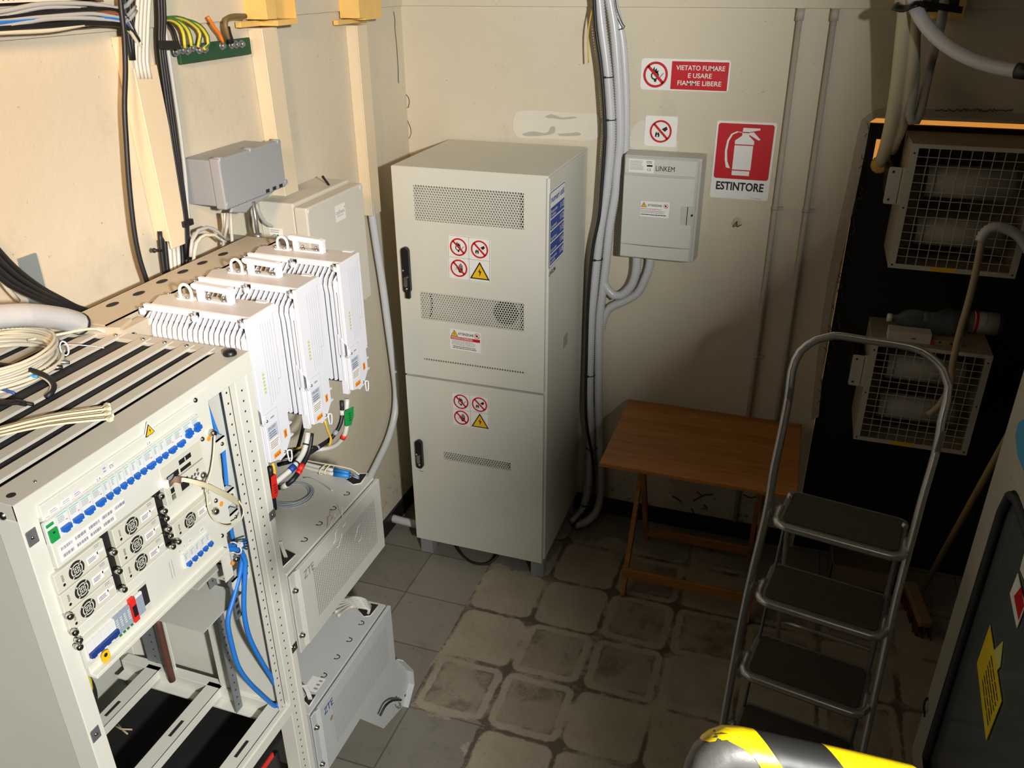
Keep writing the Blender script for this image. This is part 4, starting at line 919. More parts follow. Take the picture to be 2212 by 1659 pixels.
# side and back sheets
b = M(); b.m(CREAMD); b.box((RX0 + .06, RY0 + .004, .03), (RX1 - .05, RY0 + .008, RZ - .03)); b.build('side_panel', CREAMD, rack)
b = M(); b.m(CREAM); b.box((RX0 + .06, RY1 - .012, .03), (RX1 - .21, RY1 - .008, RZ - .05)); b.build('side_panel', CREAM, rack)
b = M(); b.m(CREAMD); b.box((RX0, RY0 + .05, .03), (RX0 + .003, RY1 - .05, RZ - .03)); b.build('back_panel', CREAMD, rack)
# top
b = M(); b.m(RKT); b.box((-1.118, RY0, RZ - .03), (RX1, RY1, RZ)); b.box((RX0, RY0, RZ - .03), (RX0 + .04, RY1, RZ)); b.box((RX0 + .04, RY0, RZ - .03), (-1.118, RY0 + .03, RZ)); b.box((RX0 + .04, RY1 - .032, RZ - .03), (-1.118, RY1, RZ)); b.m(RK); b.box((RX1 - .004, RY0, RZ - .046), (RX1 + .0005, RY1, RZ - .0005)); b.m(INK); b.box((-1.1195, RY0 + .03, RZ - .002), (-1.118, RY1 - .03, RZ + .0003)); top = b.build('top_frame', None, rack, .001)
FOAM = mat('black_foam', (44, 44, 45), .95, var=.25, vs=60, bump=.8, bsc=300)
b = M(); b.m(FOAM); b.box((RX0 + .04, RY0 + .03, RZ - .03), (-1.12, RY1 - .032, RZ - .008)); b.build('foam_pad', FOAM, top)
for i, x in enumerate((-1.145, -1.197, -1.254, -1.312, -1.386, -1.444, -1.503, -1.562)):
    b = M(); b.m(RKT); w_ = .013; b.box((x - w_, RY0 + .02, RZ - .004), (x + w_, RY1 - .012, RZ + .002)); b.m(CHROME)
    if i: b.dome((x, RY1 - .022, RZ + .002), (0, 0, 1), .0055)
    b.dome((x, RY0 + .028, RZ + .002), (0, 0, 1), .0045); b.build('slat', None, top)
p = at(497, 766, 2, RZ); b = M(); b.m(BLACK); b.lathe([(.014, 0), (.0145, .004), (.012, .010), (.005, .012)], p, (0, 0, 1), 20); b.build('rubber_plug', BLACK, top)
b = M(); b.m(DARKIN); p = at(24, 1070, 2, RZ); b.cyl(p, p + V((0, 0, .0006)), .007, 16); p = at(76, 1040, 2, RZ); b.m(CHROME); b.dome(p, (0, 0, 1), .003); b.build('screw_hole', None, top)
b = M(); b.m(CHROME); b.dome((RX1 - .03, RY0, 1.655), (0, -1, 0), .008); b.build('screw', None, rack)
# lower shelf
SZ = .72
b = M(); b.m(RK); b.box((RX0 + .05, 1.262, SZ - .035), (RX1 - .03, 1.290, SZ - .0)); b.box((RX0 + .05, 1.235, SZ - .04), (RX1 - .03, 1.262, SZ - .033)); b.build('shelf_beam', RK, rack, .001)
b = M(); b.m(RK); b.box((RX0 + .05, .790, SZ - .035), (RX1 - .03, .815, SZ)); b.build('shelf_beam', RK, rack, .001)
for (pa, pb) in (((331, 1449), (203, 1568)), ((463, 1488), (290, 1659)), ((603, 1522), (475, 1659))):
    x = at(pa[0], pa[1], 2, SZ).x; b = M(); b.m(RK); b.box((x - .028, .80, SZ - .004), (x + .012, 1.275, SZ)); b.box((x + .010, .80, SZ - .026), (x + .013, 1.275, SZ)); b.m(DARKIN)
    for yy in (.9, 1.12): b.box((x - .014, yy - .025, SZ), (x - .006, yy + .025, SZ + .0008))
    b.build('shelf_bar', None, rack)
b = M(); b.m(RK); p = at(580, 1600, 0, RX1); b.box((RX1 - .03, RY0 + .03, p.z - .02), (RX1 - .002, 1.29, p.z + .014)); b.build('lower_beam', RK, rack, .001)
b = M(); b.m(CREAMD); b.box((-1.58, 1.0, .83), (-1.50, 1.26, .93)); b.cyl((-1.5, 1.10, .93), (-1.5, 1.26, .93), .012, 10); b.build('rear_bracket', CREAMD, rack, .002)
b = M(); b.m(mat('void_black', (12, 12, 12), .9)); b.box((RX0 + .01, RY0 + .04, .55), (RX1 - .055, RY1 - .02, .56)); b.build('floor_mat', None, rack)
# boxes behind the lower beam
p = at(632, 1600, 0, RX1 - .05)
b = M(); b.m(BLACK); b.box((RX1 - .22, 1.02, .32), (RX1 - .06, 1.28, .52)); b.m(REDTAG); b.box((RX1 - .10, 1.2, .52), (RX1 - .06, 1.26, .535)); b.m(mat('battery_beige', (206, 198, 180), .6)); b.box((RX1 - .058, 1.04, .32), (RX1 - .055, 1.27, .45)); b.m(INK); q = Pl((RX1 - .055, 1.12, .38), (0, 1, 0), (0, 0, 1), b); q.lines(0, 0, .1, .03, 2)
tag(b.build('battery', None), 'black and beige battery half hidden at the foot of the equipment rack', 'battery')
# ---- blue cables in the rack
for k, seq in enumerate(([(440, 862), (455, 920), (470, 955), (480, 965)], [(443, 862), (462, 915), (476, 950), (484, 962)])):
    b = M(); b.m(BLUE); b.tube([at(x, y, 0, RX1 - .045) for x, y in seq] + [at(486, 1010, 0, RX1 - .05), at(490, 1060, 0, RX1 - .05), at(494, 1110, 0, RX1 - .05), at(506, 1180, 0, RX1 - .05)], .0034 if k else .0048, 8, .02)
    tag(b.build('blue_cable', BLUE), ('thick blue cable' if not k else 'thinner blue cable') + ' dropping behind the right flange of the power shelf', 'cable', None)
for k, (seq, lb) in enumerate((([(440, 1200), (470, 1190), (500, 1186), (520, 1190), (530, 1215), (529, 1240), (527, 1280), (528, 1330), (540, 1380), (567, 1432), (590, 1470), (608, 1505), (608, 1518), (598, 1524)], 'blue cable running left from the zip-tied knot then looping down to the shelf, right strand'), ([(444, 1184), (480, 1180), (505, 1184), (522, 1192), (520, 1230), (505, 1290), (492, 1340), (500, 1390), (515, 1440), (540, 1476), (570, 1505), (594, 1525), (606, 1522)], 'blue cable running left from the zip-tied knot then looping down to the shelf, left strand'))):
    b = M(); b.m(BLUE); b.tube([at(x, y, 0, RX1 - .012 - .008 * k) for x, y in seq], .0058, 8, .015); tag(b.build('blue_cable', BLUE), lb, 'cable')
for k in range(5):
    b = M(); b.m(BLUE); b.tube([at(x, y + k * 3 - 6, 0, RX1 - .01 - .003 * k) for x, y in ((455, 1180), (480, 1178 + k), (503, 1184), (516, 1182 - 2 * k), (533, 1168 + 3 * k))], .0022, 5, .02); tag(b.build('blue_wire', BLUE), 'thin blue wire in the bunch at the lower right of the power shelf', 'wire', 'thin blue wires beside the power shelf')
b = M(); b.m(WHITEP); pz = at(508, 1184, 0, RX1 - .012); b.tube([pz + V((math.cos(t) * .016, 0, math.sin(t) * .016)) for t in [k * math.pi / 6 for k in range(12)]], .002, 5, 0, closed=True); b.box(pz + V((.01, -.004, .008)), pz + V((.02, .004, .018))); tag(b.build('cable_tie', WHITEP), 'white cable tie round the knot of blue cables', 'cable tie')
# brown power cable at the back
b = M(); BR = mat('brown_cable', (92, 56, 44), .6); b.m(BR)
b.tube([at(338, 1330, 1, 1.25), at(350, 1380, 1, 1.25), at(362, 1430, 1, 1.25), at(372, 1470, 1, 1.25)], .009, 8, .03); tag(b.build('brown_cable', BR), 'brown-sleeved cable at the back inside the equipment rack', 'cable')

# ================= power shelf =================
ps = thing('power_shelf', 'rack-mounted power unit with blue breaker levers and seven fan modules', 'power supply', (-1.2, .98, 1.29))
yL, yR = .778, 1.187
fz0, fz1 = 1.296, 1.657
b = M(); b.m(RK); b.box((-1.45, RY0 + .036, fz0 + .002), (FX - .012, yR - .03, fz1 - .01)); b.build('housing', RK, ps)
b = M(); b.m(RK); b.box((FX - .012, yR - .035, fz0 + .03), (FX - .004, yR + .008, fz1 + .005)); b.box((FX - .012, yR - .035, 1.21), (FX - .009, yR - .008, fz0 + .04)); b.m(CHROME)
for px, py in ((425, 865), (440, 949), (469, 1082), (482, 1158)): y, z = F(px, py); b.dome((FX - .003, y, z), (1, 0, 0), .0055)
for px, py in ((458, 935), (436, 1026), (463, 1104), (508, 1207)): y, z = F(px, py); b.lathe([(.008, 0), (.008, .008), (.005, .012)], (FX - .003, y, z), (1, 0, 0), 12)
b.m(ORANGE)
for px, py in ((454, 948), (481, 1089), (506, 1217)): y, z = F(px, py); b.cyl((FX - .004, y, z), (FX - .0025, y, z), .0055, 12)
b.build('mounting_ear', None, ps)
# breaker panel
bz0, bz1 = 1.534, 1.656
b = M(); b.m(RK); b.box((FX - .014, RY0 + .036, bz0), (FX, yR - .036, bz1)); bp = b.build('breaker_panel', RK, ps, .0015)
b = M(); b.m(mat('breaker_recess', (206, 205, 192), .45)); b.box((FX, .783, 1.586), (FX + .003, 1.148, 1.632)); b.build('breaker_bezel', None, bp, .001)
PBW = mat('breaker_white', (222, 224, 220), .4); PBL = mat('lever_blue', (30, 98, 190), .35); TEAL = mat('print_teal', (120, 196, 180), .5)
z5 = lambda x, y: F(x / 3.95, 850 + y / 3.95)
big = {0, 1, 2, 3, 11, 14, 15, 16}
brk = [(515, 1120), (617, 1047), (715, 977), (810, 908), (887, 857), (948, 812), (1008, 770), (1065, 727), (1123, 685), (1178, 645), (1243, 592), (1310, 548), (1362, 508), (1427, 463), (1500, 408), (1580, 378), (1652, 325)]
big = {0, 1, 2, 3, 10, 13, 14, 15, 16}
def breaker(y, z, w_, par, up=0, k=1.0, x=FX + .003):
    b = M(); b.m(PBW); b.box((x, y - w_ / 2 + .0006, z - .016 * k), (x + .006, y + w_ / 2 - .0006, z + .024 * k))
    b.m(TEAL); q = Pl((x + .006, y, z), (0, 1, 0), (0, 0, 1), b, .0003); q.rect(-w_ / 2 + .002, .0205 * k, w_ / 2 - .002, .0222 * k); b.m(GREYPRINT); q.lines(-w_ / 2 + .003, .0075 * k, w_ / 2 - .006, .019 * k, 4)
    if w_ > .015: b.m(REDTAG); q.rect(w_ / 2 - .007, .0062 * k, w_ / 2 - .0035, .0076 * k)
    b.m(PBL); dz = -.004 if not up else .002
    b.box((x + .006, y - w_ * .36, z + dz - .004 * k), (x + .013, y + w_ * .36, z + dz + .0035 * k)); b.box((x + .006, y - w_ * .18, z + dz - .0075 * k), (x + .012, y + w_ * .18, z + dz - .004 * k))
    if up: b.box((x + .006, y - w_ * .25, z + dz + .003), (x + .012, y + w_ * .25, z + dz + .010 * k))
    b.build('breaker', None, par)
for i, (x, y) in enumerate(brk):
    yy, zz = z5(x, y); breaker(yy, 1.6065, .0245 if i in big else .0145, bp, i in (15, 16))
b = M(); yy, zz = z5(415, 1185); b.m(PBW); b.box((FX + .003, yy - .011, 1.588), (FX + .008, yy + .011, 1.63)); b.m(GREEN); b.box((FX + .008, yy - .008, 1.592), (FX + .012, yy + .008, 1.614)); b.box((FX + .008, yy - .008, 1.620), (FX + .0095, yy + .006, 1.625)); b.m(INK); b.box((FX + .012, yy - .002, 1.607), (FX + .0123, yy + .002, 1.610)); b.build('surge_module', None, bp)
def stick(c, w_, h, par, mt=PAPER, print_=True, txt=None, nm='label', x=FX + .0004):
    y, z = c; b = M(); b.m(mt); q = Pl((x, y, z), (0, 1, 0), (0, 0, 1), b, .0006); q.rect(-w_ / 2, -h / 2, w_ / 2, h / 2); q.k = 2
    if txt: b.m(INK); q.text(txt, 0, -h * .25, h * .5, min(w_ * .8, h * .5 * len(txt) * .7), .0, 'C')
    elif print_: b.m(GREYPRINT); q.lines(-w_ * .4, -h * .3, w_ * .4, h * .3, 2)
    return b.build(nm, None, par)
stick(z5(455, 990), .020, .011, bp); stick(z5(562, 915), .020, .011, bp); stick(z5(660, 848), .020, .012, bp, mat('label_lilac', (228, 216, 226), .5)); stick(z5(836, 730), .012, .010, bp, txt='2.A'); stick(z5(888, 648), .009, .020, bp, mat('label_lilac2', (214, 214, 226), .5)); stick(z5(945, 620), .010, .016, bp, txt='RTN'); stick(z5(1262, 422), .011, .010, bp, txt='2.A')
# barcode sheet
b = M(); b.m(PAPER); yy0, _ = z5(495, 1350); yy1, _ = z5(1055, 910); q = Pl((FX, yy0, 1.542), (0, 1, 0), (0, 0, 1), b, .0006); W_ = yy1 - yy0; q.rect(0, .014, W_, .030); q.rect(0, 0, W_ * .83, .0142); b.m(mat('barcode_violet', (96, 80, 120), .5)); q.k = 2
for r_ in range(2):
    for c_ in range(5 if r_ else 4):
        for j in range(14):
            xx = .006 + c_ * W_ / 5 + j * .0017; q.rect(xx, .005 + r_ * .014, xx + random.choice((.0006, .0011)), .011 + r_ * .014)
b.build('barcode_label', None, bp)
b = M(); q = Pl((FX, z5(1262, 290)[0], z5(1245, 310)[1] - .004), (0, 1, 0), (0, 0, 1), b, .0008); b.m(PAPER); q.poly([(-.013, -.011), (.013, -.011), (.013, -.004), (.001, .017), (-.001, .017), (-.013, -.004)]); bolt(q, 0, .001, .022); b.m(INK); q.k = 2; q.text('400 VOLT', 0, -.0105, .0035, .020, .01, 'C'); b.build('warning_label', None, bp)
# rectifier modules
MODM = mat('module_cream', (208, 206, 190), .4, var=.02)
cols = [(.766, .873), (.895, 1.003), (1.030, 1.146)]
zr = [1.532, 1.491, 1.450, 1.409]
def module(y0, y1, z0, z1, par):
    b = M(); b.m(MODM); b.box((FX - .02, y0, z0 + .0012), (FX + .002, y1, z1 - .0012)); m_ = b.build('rectifier_module', MODM, par, .001)
    w_ = y1 - y0; h = z1 - z0; fy, fz = y0 + w_ * .40, (z0 + z1) / 2
    b = M(); b.m(DARKIN); q = Pl((FX + .002, fy, fz), (0, 1, 0), (0, 0, 1), b, .0004); q.disc(0, 0, .0165, 24); q.k = 2.5; b.m(MODM); q.ring(0, 0, .0100, .0122, 20); q.ring(0, 0, .0048, .0066, 16); q.disc(0, 0, .0018, 10)
    for a_ in range(4):
        t = math.radians(45 + 90 * a_); c_, s_ = math.cos(t), math.sin(t); q.poly([(-s_ * .0013, c_ * .0013), (s_ * .0013, -c_ * .0013), (c_ * .0165 + s_ * .0013, s_ * .0165 - c_ * .0013), (c_ * .0165 - s_ * .0013, s_ * .0165 + c_ * .0013)])
    b.build('fan_grille', None, m_)
    b = M(); b.m(PAPER); q = Pl((FX + .002, y0 + w_ * .60, fz - h * .24), (0, 1, 0), (0, 0, 1), b, .0005); q.rect(0, 0, w_ * .24, .016); q.rect(w_ * .22, .008, w_ * .36, .013); b.m(mat('barcode_violet', (96, 80, 120), .5)); q.k = 2; q.lines(w_ * .03, .003, w_ * .2, .012, 3); q.k = 1; b.m(GREYPRINT); q.lines(w_ * .2, .021, w_ * .32, .028, 2); b.build('barcode_label', None, m_)
    b = M(); b.m(INK); q = Pl((FX + .002, y0 + w_ * .13, z0 + h * .28), (0, 1, 0), (0, 0, 1), b, .0005); q.disc(0, 0, .0028, 12); q.lines(-.002, .006, .003, .02, 5); b.build('indicator', None, m_)
    b = M(); b.m(CHROME); b.lathe([(.0035, 0), (.0035, .004), (.006, .005), (.006, .014), (.004, .016)], (FX + .001, y1 + .006 if y1 < 1.1 else y0 - .005, z0 + .007), (1, 0, 0), 12); b.build('thumb_screw', CHROME, m_)
for ci, (y0, y1) in enumerate(cols):
    for r_ in range(3):
        if ci == 2 and r_ < 2: continue
        module(y0, y1, zr[r_ + 1], zr[r_], ps)
for y0, y1 in ((.876, .893), (1.006, 1.027)):
    b = M(); b.m(INK); b.box((FX - .02, y0, 1.41), (FX - .006, y1, 1.534)); b.build('divider_slot', mat('slot_brown', (54, 50, 48), .6), ps)
for z_ in (1.525, 1.475, 1.435):
    b = M(); b.m(CHROME); b.lathe([(.0035, 0), (.0035, .004), (.006, .005), (.006, .014), (.004, .016)], (FX - .006, 1.016, z_), (1, 0, 0), 12); b.build('thumb_screw', CHROME, ps)
for z_ in (1.455, 1.420, 1.388):
    b = M(); b.m(CHROME); b.lathe([(.0035, 0), (.0035, .004), (.006, .005), (.006, .014), (.004, .016)], (FX, .766, z_ - .005), (1, 0, 0), 12); b.build('thumb_screw', CHROME, ps)
# controller
b = M(); b.m(MODM); y0, y1 = cols[2]; b.box((FX - .02, y0, 1.4925), (FX + .002, y1, 1.531)); ct = b.build('controller', MODM, ps, .001)
b = M(); q = Pl((FX + .002, y0, 1.4925), (0, 1, 0), (0, 0, 1), b, .0006); b.m(INK); q.rect(.042, .008, .064, .030); q.rect(.014, .019, .024, .030); q.rect(.014, .005, .024, .016)
for a_, c_ in ((.075, .012), (.075, .021), (.084, .012), (.084, .021), (.093, .017), (.093, .026)): q.disc(a_, c_, .0032, 12)
b.m(GREYPRINT); q.k = 2
for a_, c_ in ((.075, .012), (.075, .021), (.084, .012), (.084, .021), (.093, .017), (.093, .026)): q.disc(a_, c_, .0016, 8)
b.m(mat('screen_green', (120, 128, 104), .4)); q.rect(.015, .006, .023, .015); b.m(PAPER); q.k = 1; q.rect(.082, .001, .100, .008); b.build('display_and_keys', None, ct)
b = M(); b.m(MODM); b.box((FX - .02, y0, 1.534), (FX + .001, y1, 1.575)); cc = b.build('connector_card', MODM, ps, .001)
b = M(); q = Pl((FX + .001, y0, 1.534), (0, 1, 0), (0, 0, 1), b, .0006); b.m(INK); q.rect(.012, .004, .045, .016); q.rect(.050, .020, .085, .030); q.rect(.050, .004, .080, .012); b.m(GREYPRINT); q.k = 2; q.rect(.014, .005, .03, .014); b.m(WHITEP); q.rect(.066, .021, .068, .029); b.build('connector_ports', None, cc)
b = M(); b.m(PAPER); b.box((FX - .004, 1.028, 1.535), (FX + .012, 1.034, 1.552)); b.build('side_tab', PAPER, cc)
# lower breaker strip
b = M(); b.m(RK); b.box((FX - .016, RY0 + .036, fz0 + .006), (FX - .001, yR - .03, 1.407)); b.box((FX - .016, RY0 + .036, fz0), (FX + .012, yR - .03, fz0 + .008)); lp_ = b.build('lower_panel', RK, ps, .001)
for x, y in ((1587, 1445), (1635, 1398), (1680, 1355), (1725, 1315), (1768, 1275)):
    yy, zz = z5(x, y); breaker(yy, 1.352, .0145, lp_, 0, .85, FX - .001)
for c_, w_ in (((1535, 1345), .008), ((1575, 1300), .008), ((1622, 1255), .010), ((1725, 1160), .014)): stick(z5(*c_), w_, .010, lp_, x=FX - .001)
z6 = lambda x, y: F(x / 3.352, 1240 + y / 3.352)
ya, _ = z6(575, 540); yb_, _ = z6(1075, 150)
b = M(); b.m(mat('breaker_recess', (206, 205, 192), .45)); b.box((FX - .001, ya, 1.322), (FX + .001, yb_, 1.386)); b.m(DARKIN); b.box((FX + .001, yb_ - .022, 1.338), (FX + .0015, yb_ - .001, 1.380)); wn = b.build('breaker_window', None, lp_)
GB = mat('breaker_bluegrey', (150, 162, 176), .45)
y_ = ya + .006; 
for k in range(4):
    yy = .790 + k * .0165; b = M(); b.m(PBW); b.box((FX + .001, yy - .008, 1.333), (FX + .006, yy + .008, 1.372)); b.m(mat('lever_navy', (32, 60, 128), .4)); b.box((FX + .006, yy - .0082, 1.341), (FX + .012, yy + .0082, 1.351)); b.box((FX + .006, yy - .004, 1.338), (FX + .011, yy + .004, 1.341)); b.build('breaker', None, wn)
for k in range(4):
    yy = .852 + k * .0095; b = M(); b.m(GB); b.box((FX + .001, yy - .0045, 1.334), (FX + .007, yy + .0045, 1.374)); b.m(PAPER); q = Pl((FX + .007, yy, 1.35), (0, 1, 0), (0, 0, 1), b, .0004); q.lines(-.003, -.005, .003, .018, 5); b.m(GREEN); q.rect(-.003, -.021, .003, -.018); b.build('surge_arrester', None, wn)
yr_, _ = z6(955, 270); b = M(); b.m(REDTAG); b.box((FX + .001, yr_ - .006, 1.330), (FX + .009, yr_ + .006, 1.382)); b.m(INK); b.box((FX + .009, yr_ - .005, 1.342), (FX + .0095, yr_ + .005, 1.366)); b.build('red_module', None, wn)
for k in range(2):
    yy = yr_ + .011 + k * .0095; b = M(); b.m(GB); b.box((FX + .001, yy - .0045, 1.334), (FX + .007, yy + .0045, 1.374)); b.m(PAPER); b.box((FX + .007, yy - .0045, 1.374), (FX + .003, yy + .0045, 1.379)); b.build('surge_arrester', None, wn)
b = M(); b.m(YEL); yy, zz = z6(745, 590); b.rbox((FX + .006, yy - .009, zz - .012), (FX + .0075, yy + .009, zz + .012), .007, ax=0); b.m(INK); b.cyl((FX + .0075, yy, zz + .004), (FX + .008, yy, zz + .004), .004, 10); b.build('yellow_tag', None, lp_)
yy, zz = z6(550, 480); b = M(); b.m(CHROME); b.lathe([(.006, 0), (.006, .008), (.004, .011)], (FX - .001, yy + .002, zz), (1, 0, 0), 12); b.build('bolt', CHROME, lp_)
b = M(); b.m(GREYPRINT); yy, zz = z5(1470, 1500); b.box((FX - .001, yy - .004, zz - .02), (FX - .0005, yy - .003, zz + .02)); b.box((FX - .001, yy + .003, zz - .02), (FX - .0005, yy + .004, zz + .02)); q = Pl((FX - .001, .80, 1.395), (0, 1, 0), (0, 0, 1), b, .0004); b.build('panel_slot', GREYPRINT, lp_)
# cable comb under the shelf
b = M(); b.m(mat('rail_grey', (132, 136, 138), .45, .5)); p0, p1 = at(487, 1205, 0, FX - .03), at(516, 1336, 0, FX - .03)
b.box((FX - .034, p1.y - .006, p1.z), (FX - .03, p1.y + .012, p0.z)); b.m(DARKIN)
for k in range(9): z = p1.z + .012 + k * (p0.z - p1.z - .02) / 9; b.box((FX - .0302, p1.y - .002, z), (FX - .0295, p1.y + .008, z + .009))
b.build('slotted_bracket', None, ps)
b = M(); b.m(CREAMD); b.box((-1.40, 1.12, 1.20), (FX - .06, 1.21, 1.205)); b.box((-1.40, 1.205, 1.16), (FX - .06, 1.21, 1.205)); b.box((-1.40, 1.10, 1.10), (FX - .05, 1.24, 1.103)); b.build('rear_tray', CREAMD, ps)
# cream wires with loop over the right ear
def wires(seqs, r, mt, nm, lab, cat, grp):
    for s_ in seqs:
        b = M(); b.m(mt); b.tube(s_, r, 6, .012); tag(b.build(nm, mt), lab, cat, grp)
CW = mat('cream_wire', (222, 210, 180), .5)
sq = []
for k in range(6):
    o_ = (k - 2.5)
    sq.append([at(x, y + o_ * s2, 0, FX + xx) for (x, y, s2, xx) in ((372, 1044 + o_, 1.5, .004), (395, 1036, 1.2, .02), (425, 1043, 1.6, .03), (450, 1051, 1.8, .03), (480, 1066, 2.2, .022), (505, 1079, 2.4, .01), (518, 1088, 2, .0))])
wires(sq, .0016, CW, 'cream_wire', 'cream wire in the bundle arching from the connector card over the right flange', 'wire', 'cream wires arching over the power shelf flange')
b = M(); b.m(CW); b.tube([at(x, y, 0, FX + .012) for x, y in ((464, 940), (462, 980), (456, 1020), (449, 1040), (447, 1075), (452, 1105), (465, 1125), (485, 1135), (505, 1133), (522, 1120), (526, 1100), (516, 1082))], .0016, 6, .01); tag(b.build('cream_wire', CW), 'single cream wire making a round loop on the right flange of the power shelf', 'wire')
b = M(); b.m(CW); b.tube([at(x, y, 0, FX + .026) for x, y in ((448, 1040), (446, 1050), (448, 1062))], .0026, 6, .01); tag(b.build('cable_tie', CW), 'cream cable tie round the wires over the power shelf', 'cable tie')
b = M(); b.m(mat('frayed_copper', (132, 104, 90), .6)); 
for k in range(8): b.tube([at(366 + random.uniform(-4, 2), 1046 + random.uniform(-8, 8), 0, FX + .003), at(378, 1030 + k * 1.5, 0, FX + .014), at(392, 1030 + k * 2, 0, FX + .018)], .0014, 5, .01)
tag(b.build('frayed_strands', None), 'frayed brown strands at the left end of the cream wires', 'wires', kind='stuff')

# ================= on top of the rack =================
cc0 = at(-40, 785, 2, RZ + .02); 
t = thing('cable_coil', 'thick coil of cream cable lying on top of the equipment rack', 'cable coil', (cc0.x, cc0.y, RZ))
random.seed(11)
e = at(140, 790, 2, RZ + .02); far = at(60, 722, 2, RZ + .02)
ctr = at(-25, 775, 2, RZ + .03); ctr.z = RZ + .006
for k in range(15):
    r_ = .125 + random.uniform(-.012, .012); zz = RZ + .006 + (k % 8) * .0062 + random.uniform(0, .002); ph = random.uniform(0, 6)
    b = M(); b.m(CABW); cx_, cy_ = ctr.x + random.uniform(-.006, .006), ctr.y + random.uniform(-.006, .006)
    b.tube([(cx_ + r_ * math.cos(a_), cy_ + r_ * 1.0 * math.sin(a_), zz + .002 * math.sin(3 * a_ + ph)) for a_ in [i * math.pi / 12 for i in range(24)]], .0034, 6, .012, closed=True); b.build('cable_turn', CABW, t)
b = M(); b.m(CABW); b.tube([at(60, 735, 2, RZ + .03), at(130, 722, 2, RZ + .03), at(190, 711, 2, RZ + .02), at(212, 712, 2, RZ + .012), at(228, 718, 2, RZ + .006)], .0034, 6, .01); b.build('cable_tail', CABW, t)
b = M(); b.m(WHITEP); pz = at(137, 745, 2, RZ + .03); b.tube([pz + V((math.cos(q_) * .006, math.cos(q_) * .005, math.sin(q_) * .016 - .008)) for q_ in [k * math.pi / 6 for k in range(12)]], .0018, 5, 0, closed=True); b.tube([pz, at(180, 746, 2, RZ + .02), at(225, 752, 2, RZ + .01)], .0022, 5, .01, flat=.4); b.build('cable_tie', WHITEP, t)
def onr(x, y, h=.006): return at(x, y, 2, RZ + h)
t = thing('metal_ferrule', 'short brass and silver tube lying beside the cable coil', 'tube', tuple(onr(100, 795)))
b = M(); b.m(mat('brass_tube', (196, 170, 128), .3, .6)); b.cyl(onr(62, 792, .008), onr(104, 795, .008), .0065, 12); b.build('brass_end', None, t)
b = M(); b.m(CHROME); b.cyl(onr(104, 795, .008), onr(134, 793, .008), .0068, 12, .005); b.m(STEEL); b.cyl(onr(112, 782, .012), onr(150, 783, .008), .004, 8); b.build('silver_end', None, t)
LB = mat('cable_lightblue', (60, 160, 220), .45)
t = thing('control_cable', 'black and blue cable end curling over the top of the rack', 'cable', tuple(onr(60, 800)))
b = M(); b.m(BLACKC); b.tube([onr(-20, 786, .03), onr(40, 793, .028), onr(80, 804, .028), onr(105, 816, .022), onr(117, 832, .014), onr(112, 848, .008), onr(100, 858, .005)], .0052, 8, .01); b.build('black_sheath', BLACKC, t)
b = M(); b.m(LB); b.tube([onr(-20, 808, .018), onr(30, 812, .018), onr(84, 813, .018)], .003, 8, .01); b.build('blue_core', LB, t)
b = M(); b.m(CABW); b.tube([onr(84, 813, .02), onr(100, 820, .018), onr(112, 835, .012), onr(106, 852, .008)], .003, 8, .01); b.build('white_core', CABW, t)
b = M(); b.m(mat('cable_midblue', (60, 96, 170), .5)); b.tube([onr(-10, 838, .01), onr(12, 843, .01), onr(32, 850, .006)], .003, 6, .01); tag(b.build('blue_wire', None), 'short dark blue wire end at the left edge on top of the rack', 'wire')
b = M(); b.m(BLACKC)
for k in range(3): b.tube([onr(-10, 866 + k * 4, .008), onr(25, 868 + k * 2, .012), onr(50, 870, .01), onr(72, 874, .006)], .0035, 6, .01)
b.box(onr(38, 872, .006), onr(52, 868, .016)); tag(b.build('black_connector', BLACKC), 'black connector and leads at the left edge on top of the rack', 'connector')
random.seed(4)
for k in range(9):
    hx, hy = 236 + random.uniform(-9, 3), 876 + k * 3.6; 
    b = M(); mt_ = mat('tie_cream', (232, 222, 190), .45); b.m(mt_); a_, c_ = onr(-30, 930 + k * 2.2, .008 + (k % 3) * .003), onr(hx, hy, .010 + (k % 3) * .004); mid = (a_ + c_) / 2 + V((0, 0, .006))
    b.tube([a_, mid, c_], .0026, 5, .03, flat=.45); b.box(c_ + V((-.003, -.004, -.004)), c_ + V((.005, .004, .004)))
    tag(b.build('cable_tie', mt_), 'long cream cable tie in the loose bunch lying across the rack top', 'cable tie', 'cream cable ties on the rack top')

